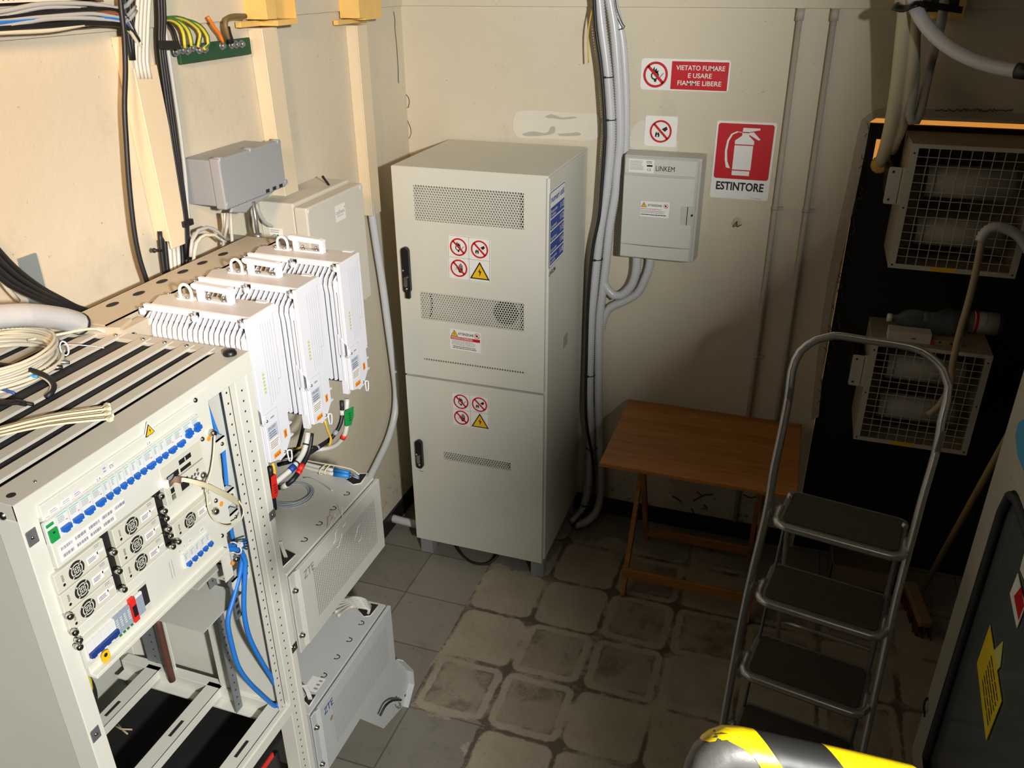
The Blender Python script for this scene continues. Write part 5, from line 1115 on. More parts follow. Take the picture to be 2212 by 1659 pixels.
# ================= radio units =================
RW = mat('radio_white', (228, 229, 234), .38, var=.02)
RT = mat('radio_top', (208, 204, 200), .42, var=.03)
COREM = mat('radio_core_shade', (74, 71, 76), .7)  # core darkened in colour to stand for shade between the fins
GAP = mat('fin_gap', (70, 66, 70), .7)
def radio(y0):
    x0, x1, z0, z1 = -1.400, -1.100, 1.338, 1.720; th = .110
    t = thing('radio_unit', '', 'radio unit', ((x0 + x1) / 2, y0 + th / 2, z0))
    b = M(); b.m(RW)
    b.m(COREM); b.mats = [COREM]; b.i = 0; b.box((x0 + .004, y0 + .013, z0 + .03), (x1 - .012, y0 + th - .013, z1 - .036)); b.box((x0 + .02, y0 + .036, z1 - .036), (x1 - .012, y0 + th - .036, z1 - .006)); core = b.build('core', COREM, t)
    b = M(); b.m(RT); P = [(x0 + .030, y0 + .018), (x1 - .002, y0 + .014), (x1 - .002, y0 + th - .002), (x0 + .04, y0 + th - .012), (x0 + .012, y0 + th * .62)]
    b.prism([(x, y, z1 - .006) for x, y in P], [(x, y, z1) for x, y in P]); b.m(RW)
    b.box((x0 + .012, y0 + .012, z1 - .016), (x0 + .14, y0 + .022, z1 - .001)); b.box((x0 + .165, y0 + .012, z1 - .016), (x1 - .03, y0 + .022, z1 - .001)); tp = b.build('top_plate', None, t, .001)
    # fins, zig-zag, on both broad sides
    for side in (0, 1):
        b = M(); b.m(RW); n = 20
        for k in range(n):
            x = x0 + .010 + k * (x1 - x0 - .030) / (n - 1)
            zt = z1 - .012 - (.010 if k in (0, 9, 19) else 0)
            zz = [z0 + .04, z0 + .16, z1 - .16, z1 - .085, z1 - .065, z1 - .045, zt]; xx = [0, 0, 0, 0, -.0025, .0015, .012]
            ya, yb2 = (y0, y0 + .036) if side == 0 else (y0 + th - .036, y0 + th)
            prev = None
            for z_, dx in zip(zz, xx):
                d_ = .020 if z_ == zt else 0
                yA, yB2 = (ya + d_, yb2) if side == 0 else (ya, yb2 - d_)
                cur = [b.bm.verts.new(q_) for q_ in ((x + dx - .0028, yA, z_), (x + dx + .0028, yA, z_), (x + dx + .0028, yB2, z_), (x + dx - .0028, yB2, z_))]
                if prev:
                    for i in range(4): b.face([prev[i], prev[(i + 1) % 4], cur[(i + 1) % 4], cur[i]])
                else: b.face(cur[::-1])
                prev = cur
            b.face(prev)
        b.build('fins', RW, t)
        b = M(); b.m(RW); yy = (y0 + .001) if side == 0 else (y0 + th - .011)
        for xx in (x0 + .006, x0 + .150, x1 - .022):
            b = M(); b.m(RW); b.ext([(xx - .012, yy + .012, z1 - .008), (xx + .004, yy - .001, z1 - .010), (xx + .012, yy + .002, z1 - .012), (xx + .010, yy + .012, z1 - .012)], (0, 0, -.012))
            b.m(STEEL); b.cyl((xx, yy + .005, z1 - .011), (xx, yy + .005, z1 - .006), .0045, 8)
            b.build('screw_boss', None, t)
    # side rail near the cover
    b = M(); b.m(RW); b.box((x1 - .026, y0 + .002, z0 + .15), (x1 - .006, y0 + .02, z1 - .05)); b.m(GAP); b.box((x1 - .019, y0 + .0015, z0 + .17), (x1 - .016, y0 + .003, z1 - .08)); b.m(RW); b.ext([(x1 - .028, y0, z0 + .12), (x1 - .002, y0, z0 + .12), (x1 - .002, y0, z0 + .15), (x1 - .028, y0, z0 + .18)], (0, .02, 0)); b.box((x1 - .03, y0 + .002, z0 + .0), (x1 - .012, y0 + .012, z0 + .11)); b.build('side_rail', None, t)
    b = M(); b.m(RW)
    for k in range(11):
        z = z0 + .03 + k * .034; b.box((x1 - .016, y0 + th - .008, z), (x1 - .004, y0 + th + .006, z + .004)); b.box((x1 - .045, y0 + th - .01, z + .01), (x1 - .018, y0 + th + .0045, z + .014))
    b.build('edge_lugs', RW, t)['kind'] = 'stuff'
    # front cover: stepped outline
    b = M(); b.m(RW); P = [(y0, z1 - .001), (y0, z0 + .12), (y0 + .006, z0 + .11), (y0 + .006, z0 + .012), (y0 + .045, z0), (y0 + .045, z0 - .004), (y0 + th * .62, z0), (y0 + th - .01, z0 + .035), (y0 + th - .01, z0 + .10), (y0 + th, z0 + .11), (y0 + th, z1 - .001)]
    b.ext([(x1 - .010, y, z) for y, z in P], (.010, 0, 0)); fc = b.build('front_cover', RW, t, .0012)
    b = M(); b.m(mat('cover_groove', (200, 202, 210), .45)); q = Pl((x1, y0, z0), (0, 1, 0), (0, 0, 1), b, .0006)
    for k in range(5): xx = .042 + k * .0095; q.rect(xx, .15 + k * .004, xx + .0016, .355)
    q.rect(.092, .20, .094, .365); q.rect(.080, .20, .092, .202); q.rect(.010, .138, .060, .1395); q.rect(.058, .04, .0595, .138)
    b.build('cover_grooves', None, fc)
    b = M(); b.m(GREYPRINT); q = Pl((x1, y0, z0), (0, 1, 0), (0, 0, 1), b, .0007); b.m(mat('label_pale', (246, 238, 228), .5)); q.rect(.012, .040, .050, .068); b.m(mat('label_bluegrey', (196, 202, 212), .5)); q.rect(.012, .069, .052, .104); q.k = 2; b.m(mat('print_slate', (110, 120, 136), .5)); q.text('ZTE', .014, .095, .006, .012, .02); q.lines(.028, .094, .048, .102, 2); q.lines(.015, .072, .048, .090, 3); b.m(GREYPRINT); q.lines(.014, .043, .048, .064, 4); b.m(GREYPRINT); q.k = 1; q.rect(.030, .120, .044, .124); b.build('type_label', None, fc); b = M(); q = Pl((x1, y0, z0), (0, 1, 0), (0, 0, 1), b, .0007); b.m(mat('led_strip', (226, 224, 196), .5)); q.k = 1; q.rect(.022, .185, .031, .245); b.m(mat('led_green', (150, 168, 110), .5)); q.k = 2
    for k in range(6): q.rect(.0235, .190 + k * .009, .0255, .194 + k * .009); q.rect(.0275, .190 + k * .009, .0295, .194 + k * .009)
    b.build('indicator_strip', None, fc)
    b = M(); b.m(ORANGE); q = Pl((x1, y0, z0), (0, 1, 0), (0, 0, 1), b, .0007); q.rect(.022, .014, .050, .027); q.rect(.072, .044, .084, .066); q.k = 2; b.m(mat('print_brown', (150, 80, 20), .5)); q.poly([(.033, .017), (.039, .017), (.036, .023)]); q.rect(.026, .018, .03, .022); q.rect(.042, .018, .046, .022); q.poly([(.0745, .048), (.0765, .048), (.0815, .062), (.0795, .062)]); q.poly([(.0795, .048), (.0815, .048), (.0765, .062), (.0745, .062)]); b.build('hazard_label', None, fc)
    b = M(); b.m(RW); b.rbox((x1, y0 + .001, z0 + .118), (x1 + .006, y0 + .014, z0 + .134), .004, ax=0); b.m(STEEL); b.dome((x1 + .006, y0 + .0075, z0 + .126), (1, 0, 0), .004); b.build('cover_lock', None, fc)
    # handle and lifting ring
    b = M(); b.m(RW); hx0, hx1, hy = x0 + .125, x0 + .218, y0 + .070
    b.box((hx0, hy - .009, z1), (hx1, hy + .009, z1 + .005)); b.box((hx0, hy - .009, z1 + .004), (hx0 + .012, hy + .009, z1 + .030)); b.box((hx1 - .012, hy - .009, z1 + .004), (hx1, hy + .009, z1 + .030))
    b.prism([(x, hy - .010, z) for x, z in ((hx0 - .012, z1 + .034), (hx0 - .004, z1 + .029), (hx1 - .006, z1 + .026), (hx1 + .002, z1 + .030), (hx1 + .001, z1 + .036), (hx1 - .010, z1 + .040), (hx0 - .004, z1 + .044), (hx0 - .012, z1 + .042))], [(x, hy + .010, z) for x, z in ((hx0 - .012, z1 + .034), (hx0 - .004, z1 + .029), (hx1 - .006, z1 + .026), (hx1 + .002, z1 + .030), (hx1 + .001, z1 + .036), (hx1 - .010, z1 + .040), (hx0 - .004, z1 + .044), (hx0 - .012, z1 + .042))])
    hn = b.build('handle', RW, tp, .003, seg=2)
    b = M(); b.m(CHROME); 
    for xx in (hx0 + .026, hx1 - .026): b.cyl((xx, hy, z1 + .005), (xx, hy, z1 + .010), .006, 8); b.cyl((xx, hy, z1 + .010), (xx, hy, z1 + .017), .0035, 8)
    b.build('handle_bolts', CHROME, tp)['kind'] = 'stuff'
    b = M(); b.m(RW); rx = x0 + .088; b.rbox((rx - .026, hy - .010, z1), (rx + .026, hy + .010, z1 + .003), .008); b.tube([(rx - .015, hy, z1), (rx - .016, hy, z1 + .018), (rx - .011, hy, z1 + .030), (rx, hy, z1 + .035), (rx + .011, hy, z1 + .030), (rx + .016, hy, z1 + .018), (rx + .015, hy, z1)], .0038, 8, .004); b.m(CHROME); b.cyl((rx - .020, hy - .004, z1 + .003), (rx - .020, hy - .004, z1 + .009), .004, 8); b.cyl((rx + .008, hy - .006, z1 + .003), (rx + .008, hy - .006, z1 + .009), .004, 8); b.build('lifting_ring', None, tp)
    # seal loop under the cover
    b = M(); b.m(WHITEP); yy = y0 + .070; b.tube([(x1 + .003, yy, z0 + .010), (x1 + .006, yy + .013, z0 + .006), (x1 + .004, yy + .014, z0 - .020), (x1 + .003, yy + .010, z0 - .026), (x1 + .003, yy + .004, z0 - .020), (x1 + .003, yy + .001, z0 + .008)], .0022, 6, .006); b.m(STEEL); b.dome((x1, yy - .004, z0 + .010), (1, 0, 0), .0045); b.build('seal_loop', None, t)
    b = M(); b.m(STEEL); b.box((x0 - .02, y0 + .03, z0 + .1), (x0 + .004, y0 + th - .03, z0 + .3)); b.build('mount_bracket', STEEL, t)
    return t
u1 = radio(1.412); u2 = clone(u1, None, (0, .196, 0)); u3 = clone(u1, None, (0, .404, 0))
for u, lb in ((u1, 'white finned radio unit nearest the slatted rack, first of three'), (u2, 'white finned radio unit, middle of the three on the wall rail'), (u3, 'white finned radio unit farthest from the rack, green tag on its cable')):
    u['label'] = lb; u['group'] = 'white finned radio units on the wall rail'
# rail carrying them
RAILP = mat('rail_beige', (196, 186, 166), .5, .1, var=.05)
t = thing('mounting_beam', 'beige steel channel with oval holes carrying the three radio units', 'beam', (-1.47, 1.65, 1.60))
b = M(); b.m(RAILP); zt = 1.70
b.box((-1.415, 1.33, zt - .05), (-1.412, 2.02, zt)); b.box((-1.528, 1.33, zt - .05), (-1.525, 2.02, zt)); b.box((-1.528, 1.33, zt - .003), (-1.412, 2.02, zt)); b.m(DARKIN)
for px, py in ((243, 658), (300, 634), (350, 608), (395, 587), (437, 568), (482, 549)):
    c_ = at(px, py, 2, zt); b.face([b.bm.verts.new((c_.x + .011 * math.cos(a_), c_.y + .018 * math.sin(a_), zt + .0006)) for a_ in [k * math.pi / 8 for k in range(16)]])
b.build('channel', None, t)
b = M(); b.m(RAILP); b.bar((-1.60, 1.30, zt - .03), (-1.385, 1.36, zt - .03), .055, .055); b.rbox((-1.40, 1.335, zt - .066), (-1.372, 1.42, zt - .01), .006, ax=0); b.m(CHROME); b.dome((-1.372, 1.36, zt - .035), (1, 0, 0), .012); b.build('end_clamp', None, t)
b = M(); b.m(mat('bracket_bluegrey', (150, 166, 170), .45, .5)); c0 = at(90, 600, 0, XL + .03); b.box((XL + .002, c0.y - .026, 1.66), (XL + .008, c0.y + .022, 1.83)); b.box((XL + .002, 1.29, 1.655), (-1.5, 1.36, 1.662)); b.build('wall_bracket', None, t)
b = M(); b.m(STEEL); b.box((-1.62, 2.02, zt - .02), (-1.38, 2.06, zt - .012)); b.cyl((-1.5, 2.04, zt - .01), (-1.5, 2.04, 1.80), .006, 8); b.cyl((-1.5, 2.04, zt - .01), (-1.5, 2.04, zt + .004), .012, 6); b.build('rear_bracket', STEEL, t)

# bits inside the rack
b = M(); YC = mat('cable_green_yellow', (206, 190, 60), .5, var=.1); b.m(YC); b.tube([at(x, y, 0, RX1 - .05) for x, y in ((178, 1452), (188, 1470), (191, 1488), (188, 1505))], .008, 8, .01); b.m(BLACKC); b.tube([at(x, y, 0, RX1 - .07) for x, y in ((186, 1458), (198, 1480), (204, 1505), (202, 1530))], .006, 8, .01); tag(b.build('earth_cable', None), 'yellow and black cable ends just inside the left post of the rack', 'cable')
b = M(); TC = mat('tie_tan', (176, 160, 132), .6); b.m(TC); b.tube([at(244, 1566, 2, .563), at(262, 1575, 2, .568), at(286, 1576, 2, .563)], .0026, 5, .02, flat=.5); b.tube([at(252, 1562, 2, .566), at(266, 1578, 2, .566), at(276, 1586, 2, .563)], .0026, 5, .02, flat=.5); tag(b.build('cable_tie', TC), 'pair of crossed cable tie offcuts lying on the black mat in the rack', 'cable tie')
# ================= wall-hung ZTE boxes =================
ZB = [mat('unit_grey', (206, 205, 196), .4, var=.03), mat('unit_grey_cool', (194, 197, 196), .42, var=.03)]
def perf(name, base, holec, pu, pv, y0, y1, rows):
    q = N(name); o = q.xyz(q.pos()); u = q.math('MULTIPLY', o[1], 1 / pu); v = q.math('MULTIPLY', o[2], 1 / pv)
    def dd(a, b_):
        fx = q.math('SUBTRACT', q.math('FRACT', q.math('ADD', a, 90.0)), .5); fy = q.math('SUBTRACT', q.math('FRACT', q.math('ADD', b_, 90.0)), .5)
        return q.math('SQRT', q.math('ADD', q.math('MULTIPLY', fx, fx), q.math('MULTIPLY', fy, fy)))
    k = q.ramp(dd(u, v), .30, .24)
    return q.out(q.mix(k, lin(base), lin(holec)), .45)
def zbox(z0, z1, mt, lab, blue):
    y0, y1, x0, x1 = 1.425, 1.918, -1.50, -1.100
    t = thing('wall_equipment_box', lab, 'equipment box', ((x0 + x1) / 2, (y0 + y1) / 2, z0))
    b = M(); b.m(mt); b.box((x0, y0 + .004, z0 + .01), (x1 - .014, y1 - .004, z1)); b.m(DARKIN); b.box((x1 - .014, y0 + .008, z0 + .016), (x1 - .010, y1 - .008, z1 - .006)); body = b.build('body', None, t, .0015)
    b = M(); b.m(mt); ye = y0 + .035
    b.box((x1 - .010, ye, z0), (x1 + .002, y1, z1 - .004)); b.box((x1 - .010, y0, z0 - .006), (x1 - .004, ye, z1 - .004)); b.hull8([(x1 - .004, ye - .014, z0), (x1 + .002, ye, z0), (x1 + .002, ye, z1 - .004), (x1 - .004, ye - .014, z1 - .004), (x1 - .008, ye - .014, z0), (x1 - .008, ye, z0), (x1 - .008, ye, z1 - .004), (x1 - .008, ye - .014, z1 - .004)]); fp = b.build('front_panel', mt, t, .001)
    b = M(); b.m(CHROME)
    for z in (z1 - .055, z0 + .05): b.lathe([(.009, 0), (.009, .003), (.006, .006), (.006, .010)], (x1 - .004, y0 + .011, z), (1, 0, 0), 12)
    b.dome((x1 - .01, y1 + .0, z1 - .05), (0, 1, 0), .005); b.dome((x1 - .01, y1, z0 + .05), (0, 1, 0), .005); b.build('fixing_screws', CHROME, fp)['kind'] = 'stuff'
    pm = perf('perforated_' + ('cool' if blue else 'warm'), (206, 205, 196) if not blue else (194, 197, 196), (88, 88, 80) if not blue else (150, 153, 152), .0085, .0058, 0, 0, 0)
    b = M(); b.m(pm); q = Pl((x1 + .002, 0, 0), (0, 1, 0), (0, 0, 1), b, .0004); q.rect(y0 + .093, z0 + .048, y1 - .042, z1 - .052); b.build('perforated_field', pm, fp)
    b = M(); b.m(SIGNBLUE if blue else mat('print_zte_grey', (120, 120, 116), .5)); q = Pl((x1 + .002, y0 + .052, z1 - .050), (0, 1, 0), (0, 0, 1), b, .0006); q.text('ZTE', 0, 0, .024, .050, -.005 if not blue else .01); b.build('lettering', None, fp)
    b = M(); b.m(DARKIN); q = Pl((0, 0, z1), (1, 0, 0), (0, 1, 0), b, .0006)
    for yy in (1.572, 1.651, 1.729, 1.809):
        xx = -1.149; q.ring(xx, yy, .0065, .0095, 16, -110, 110); q.rect(xx - .006, yy - .0105, xx - .002, yy - .006); q.rect(xx - .006, yy + .006, xx - .002, yy + .0105)
    b.build('key_slots', DARKIN, body)
    return t, body
b1, body1 = zbox(.745, 1.003, ZB[0], 'pale grey wall-hung ZTE box with coarse perforated front, upper of the two', False)
b2, body2 = zbox(.243, .500, ZB[1], 'cooler grey wall-hung ZTE box with blue lettering, lower of the two', True)
def cut(par, z, pts):
    b = M(); b.m(DARKIN); q = [at(x, y, 2, z + .0008) for x, y in pts]; b.face([b.bm.verts.new(p) for p in q]); b.m(mat('cut_edge', (226, 224, 216), .5)); b.tube([p for p in q], .0016, 5, 0, closed=True); b.build('cable_opening', None, par)
cut(body1, 1.003, [(746, 1035), (776, 1023), (794, 1023), (779, 1044), (763, 1047)])
cut(body1, 1.003, [(606, 1180), (640, 1197), (610, 1226)])
cut(body2, .5, [(772, 1316), (790, 1300), (819, 1306), (800, 1330), (786, 1332)])
cut(body2, .5, [(654, 1512), (662, 1498), (684, 1500), (668, 1525)])
b = M(); b.m(PAPER); q = Pl(at(662, 1478, 2, .5), (1, 0, 0), (0, 1, 0), b, .0008); q.rect(0, -.02, .045, .035); b.m(GREYPRINT); q.k = 2; q.lines(.03, -.015, .043, .03, 3); b.build('paper_label', None, body2)
b = M(); b.m(mat('torn_adhesive', (140, 126, 112), .9, var=.3)); p = at(716, 1550, 0, -1.098); b.dome((-1.098, p.y, p.z), (1, 0, 0), .009, .0015, 9); b.build('adhesive_residue', None, b2)
# scratch / tape residue on upper box front
b = M(); b.m(mat('scuff_white', (232, 230, 222), .6))
random.seed(8)
for k in range(14):
    px, py = 735 + random.uniform(-28, 40), 1175 - random.uniform(-10, 60); p = at(px, py, 0, -1.0975); b.tube([p, p + V((0, random.uniform(.005, .02), random.uniform(-.01, .015))), p + V((0, random.uniform(.015, .03), random.uniform(-.01, .03)))], .0008, 4, .01)
o = b.build('scuff_marks', None, b1); o['kind'] = 'stuff'
# standing foot bracket of the lower box
t = b2; b = M(); b.m(ZB[1]); pts = [(-1.102, 1.90, .245), (-1.102, 1.94, .235), (-1.102, 2.005, .12), (-1.102, 2.005, .055), (-1.102, 1.945, 0), (-1.102, 1.80, .045), (-1.102, 1.66, .243)]
b.m(ZB[1]); b.ext(pts, (-.004, 0, 0)); b.ext([(-1.102, 1.94, .237), (-1.102, 2.009, .122), (-1.102, 2.009, .055), (-1.102, 1.95, 0), (-1.102, 1.946, 0), (-1.102, 2.005, .055), (-1.102, 2.005, .118), (-1.102, 1.938, .233)], (.022, 0, 0)); b.m(DARKIN); b.cyl((-1.1018, 1.97, .03), (-1.1012, 1.97, .03), .005, 10); b.dome((-1.102, 1.905, .09), (1, 0, 0), .003); b.build('foot_bracket', None, t)
b = M(); b.m(BLACKC); b.tube([at(866, 1512, 0, -1.085), at(858, 1512, 0, -1.08), at(846, 1514, 0, -1.075), at(833, 1524, 0, -1.075), at(821, 1546, 0, -1.08)], .0042, 8, .006); b.build('rubber_lead', BLACKC, t)
b = M(); b.m(CHROME); b.tube([at(864, 1518, 0, -1.09), at(866, 1526, 0, -1.088), at(860, 1530, 0, -1.088), at(856, 1524, 0, -1.09)], .002, 6, .004); b.build('ring', CHROME, t)
# cables between radio units and upper box -----------------------------------
def cab_px(seq, r, mt, nm, lab, cat='cable', x0=-1.12, group=None):
    P = [at(s_[0], s_[1], 0, s_[2] if len(s_) > 2 else x0) for s_ in seq]; b = M(); b.m(mt); b.tube(P, r, 8, .012); return b, P
def bandat(b, mt, p, d, r, L): b.m(mt); d = V(d).normalized(); b.cyl(p - d * L / 2, p + d * L / 2, r, 12)
CWG = mat('cable_sheath_white', (206, 203, 194), .45, var=.04)
def ctag(P, i, mt, r, L, par, nm='colour_band'):
    d = (P[min(i + 1, len(P) - 1)] - P[max(i - 1, 0)]).normalized(); b = M(); b.m(mt); b.cyl(P[i] - d * L / 2, P[i] + d * L / 2, r, 12); b.build(nm, mt, par)
def rcable(name, lab, seq, r, mt, tags=()):
    t = thing(name, lab, 'cable', tuple(at(seq[0][0], seq[0][1], 0, -1.12)))
    b, P = cab_px(seq, r, mt, '', '')
    b.build('sheath', mt, t)
    for (i, m2, L) in tags: ctag(P, i, m2, r + .0012, L, t)
    return t
rcable('radio_cable', 'white cable from the farthest radio unit with a red band', [(750, 862), (748.5, 887), (748.5, 923), (742, 943, -1.13), (725, 962, -1.16), (697, 970, -1.2), (650, 973, -1.25), (620, 978, -1.3)], .0072, CWG, ((3, REDTAG, .014),))
rcable('radio_cable', 'black cable from the farthest radio unit with grey bands', [(738, 866), (739, 891), (736, 913), (725, 935, -1.13), (709, 952, -1.14), (686, 967, -1.15), (662, 982, -1.16), (630, 996, -1.22), (600, 1004, -1.26)], .0062, BLACKC, ((1, CWG, .014), (3, GREYPRINT, .014), (5, GREYPRINT, .006)))
rcable('radio_cable', 'white cable from the middle radio unit with a blue band', [(665, 934), (661, 960), (653, 982), (640, 1001), (631, 1012), (615, 1026, -1.13), (598, 1040, -1.14), (575, 1060, -1.16)], .0078, CWG, ((1, BLACKC, .004), (3, BLACKC, .004), (4, SIGNBLUE, .018)))
rcable('radio_cable', 'black cable from the middle radio unit with red bands', [(673, 936), (668.5, 970), (659, 995), (650, 1010), (645, 1020), (632, 1037), (615, 1050, -1.14), (601, 1054, -1.16), (575, 1062, -1.2)], .0066, BLACKC, ((3, REDTAG, .018), (4, REDTAG, .014), (6, CWG, .018)))
b, P = cab_px([(701.5, 908), (707, 927), (715, 948), (713, 960), (697, 963.5, -1.16), (660, 966, -1.22), (632, 970, -1.26)], .0034, mat('earth_yellow', (214, 178, 60), .5), '', ''); tag(b.build('earth_wire', None), 'yellow earth wire hanging from the middle radio unit', 'wire')
b, P = cab_px([(588.6, 1000), (593, 1015), (593, 1028), (590, 1045)], .0042, mat('earth_yellow', (214, 178, 60), .5), '', ''); tag(b.build('earth_wire', None), 'short yellow earth wire under the nearest radio unit', 'wire')
b, P = cab_px([(583, 1008), (586, 1040), (590, 1075), (593, 1100)], .0066, BLACKC, '', ''); tag(b.build('radio_cable', None), 'black cable under the nearest radio unit behind the rack post', 'cable')
b, P = cab_px([(660, 905, -1.2), (640, 975, -1.26), (620, 985, -1.28), (590, 990, -1.3)], .0055, BLACKC, '', ''); tag(b.build('radio_cable', None), 'black cable passing behind the banded ones to the wall', 'cable')
b, P = cab_px([(664, 966, -1.22), (640, 968, -1.25), (600, 974, -1.27)], .0034, mat('earth_green', (96, 140, 62), .5), '', ''); tag(b.build('earth_wire', None), 'green earth wire behind the radio cables', 'wire')
for (mt, pts, lb, x) in ((REDTAG, [(585, 1030), (594, 1024), (599, 1060), (597, 1072), (588, 1077)], 'red identification tag on the cable below the nearest radio unit', -1.108), (GREEN, [(744, 889), (752, 884), (762, 878), (762, 898), (757, 918), (746, 921)], 'green identification tag on the cables of the farthest radio unit', -1.108)):
    b = M(); b.m(mt); P = [at(x_, y_, 0, x) for x_, y_ in pts]; b.ext(P, (.003, 0, 0)); b.m(INK)
    c_ = sum(P, V()) / len(P)
    for k in range(4): b.box((x + .003, c_.y - .006, c_.z - .014 + k * .007), (x + .0036, c_.y + .004, c_.z - .012 + k * .007))
    tag(b.build('cable_tag', None), lb, 'tag')
# coil of thin grey wire on the upper box
ZC = 1.003
c_ = (at(681, 1062, 2, ZC) + at(600, 1083, 2, ZC)) / 2
rr_ = (at(681, 1062, 2, ZC) - at(600, 1083, 2, ZC)).length / 2
c_ = at(630, 1070, 2, ZC); rr_ = (at(681, 1060, 2, ZC) - c_).length
GW = mat('wire_bluegrey', (172, 180, 190), .4)
t = thing('wire_coil', 'coil of thin blue-grey wire on top of the upper ZTE box', 'wire coil', (c_.x, c_.y, ZC))
for k in range(5):
    b = M(); b.m(GW); r2 = rr_ - k * .004; b.tube([(c_.x + r2 * math.cos(a_) * .95, c_.y + r2 * math.sin(a_) * .95, ZC + .003 + (k % 3) * .003 + .002 * math.sin(2 * a_ + k)) for a_ in [i * math.pi / 12 for i in range(24)]], .0017, 5, .01, closed=True); b.build('wire_turn', GW, t)
b = M(); b.m(GW); b.tube([at(656, 1032, 2, ZC + .006), at(672, 1033, 2, ZC + .01), at(697, 1045, 2, ZC + .01), at(717, 1059, 2, ZC + .012)], .0014, 5, .01); b.m(WHITEP); b.dome(at(717, 1059, 2, ZC + .010), (0, 0, 1), .003); b.build('wire_tail', None, t)
# white cables with blue sleeves
SB = mat('sleeve_blue', (36, 132, 206), .45)
for k, (seq, lb) in enumerate((([(610, 985), (635, 994), (665, 1003), (697, 1011), (722, 1016)], 'white cable with a blue sleeve entering the upper ZTE box, one nearer the wall'), ([(612, 995), (640, 1002), (665, 1011), (697, 1019), (722, 1024)], 'white cable with a blue sleeve entering the upper ZTE box, one nearer the room'))):
    h = ZC + .014; t = thing('sleeved_cable', lb, 'cable', tuple(at(seq[2][0], seq[2][1], 2, ZC + .006))); P = [at(x, y, 2, h) for x, y in seq]
    b = M(); b.m(CWG); b.tube(P, .0060, 8, .015); b.build('sheath', CWG, t)
    e0, e1 = P[-1], at(755, 1022 + 6 * k, 2, h); b = M(); b.m(SB); b.cyl(e0, e1, .0078, 10); b.build('blue_sleeve', SB, t)
    for j, mt in enumerate((SB, mat('core_brown', (120, 80, 66), .5), GW)):
        b = M(); b.m(mt); b.tube([e1 + V((0, (j - 1) * .003, 0)), at(768 + 2 * j, 1025 + 2 * j + 4 * k, 2, h), at(776, 1030 + j + 3 * k, 2, ZC + .002)], .0018, 5, .01); b.build('core', mt, t)
for px in (700, 711):
    b = M(); b.m(CW); p = at(px, 1014, 2, ZC + .014); b.tube([p + V((math.cos(a_) * .003, math.cos(a_) * .024, math.sin(a_) * .012)) for a_ in [i * math.pi / 6 for i in range(12)]], .0020, 5, 0, closed=True); tag(b.build('cable_tie', CW), 'cream cable tie round the blue-sleeved cables', 'cable tie', 'cream ties on the blue-sleeved cables')
b = M(); b.m(CABW); b.tube([at(640, 990, 2, ZC + .02), at(690, 1000, 2, ZC + .026), at(725, 1006, 2, ZC + .026), at(760, 1014, 2, ZC + .016), at(776, 1026, 2, ZC + .002)], .0024, 6, .01); tag(b.build('white_wire', CABW), 'thin white wire arching beside the blue-sleeved cables', 'wire')
# white cables out of the lower box
for k in range(6):
    b = M(); b.m(CWG); s_ = k * 6; P = [at(742 + k * 3, 1304 + k * 3 - 8, 2, .52), at(764 + k * 3, 1291 + k * 4, 2, .545 - k * .003), at(788 + k * 2, 1296 + k * 4, 2, .535 - k * .003), at(800 - k * 1, 1310 + k * 3, 2, .505)]
    P = [at(700 + k * 6, 1290 + k * 8, 2, .56)] + P; b.tube(P, .0058, 7, .012); tag(b.build('white_cable', CWG), 'white cable looping into the top of the lower ZTE box', 'cable', 'white cables entering the lower ZTE box')
for k in range(3):
    b = M(); b.m(CWG if k else BLACKC); b.tube([at(600 + k * 4, 1170, 2, 1.07), at(606 + k * 3, 1185, 2, 1.04), at(612 + k * 4, 1205, 2, 1.0)], .0035, 6, .01); tag(b.build('short_lead', None), ('black' if not k else 'pale') + ' short lead entering the near opening of the upper ZTE box', 'wire', None if not k else 'pale leads at the near opening')
for k in range(3):
    b = M(); b.m(CWG); b.tube([at(652 + k * 3, 1480, 2, .55), at(660 + k * 3, 1490, 2, .53), at(668 + k * 3, 1512, 2, .498)], .0028, 6, .01); tag(b.build('short_lead', CWG), 'thin white lead entering the near opening of the lower ZTE box', 'wire', 'white leads at the near opening of the lower box')

# ================= left wall: boxes, trunking, cables =================
JB = mat('junction_grey', (152, 156, 160), .42, var=.04)
t = thing('junction_box', 'mid-grey plastic junction box hanging on the left wall above the radio units', 'electrical box', (-1.53, 2.05, 1.78))
bx = -1.50; y0, y1, z0, z1 = 1.915, 2.218, 1.805, 1.945
b = M(); b.m(JB); b.box((XL + .001, y0 + .006, z0 + .006), (bx - .035, y1 - .006, z1 - .006)); bs = b.build('base', JB, t, .004, seg=2)
b = M(); b.m(JB); b.box((bx - .034, y0, z0), (bx, y1, z1)); b.ext([(bx - .012, y0 + .03, z0), (bx - .012, y0 + .02, z0 - .012), (bx - .012, y0 + .09, z0 - .03), (bx - .012, y0 + .12, z0 - .018), (bx - .012, y0 + .20, z0 - .012), (bx - .012, y0 + .25, z0)], (.010, 0, 0)); ld = b.build('lid', JB, t, .006, seg=3)
b = M(); b.m(JB)
for yy in (y0 + .012, y1 - .012, (y0 + y1) / 2): b.cyl((bx - .03, yy, z1 - .004), (bx + .002, yy, z1 - .004), .008, 12)
for yy in (y0 + .012, y1 - .0): b.cyl((bx - .03, yy, z0 + .014), (bx + .002, yy, z0 + .014), .008, 12)
b.build('screw_posts', JB, ld)['kind'] = 'stuff'
b = M(); b.m(DARKIN)
for k, yy in enumerate((y1 - .10, y1 - .065, y1 - .03)): b.box((bx + .0002, yy - .009, z0 + .004), (bx + .0006, yy + .009, z0 + .014))
b.m(CHROME)
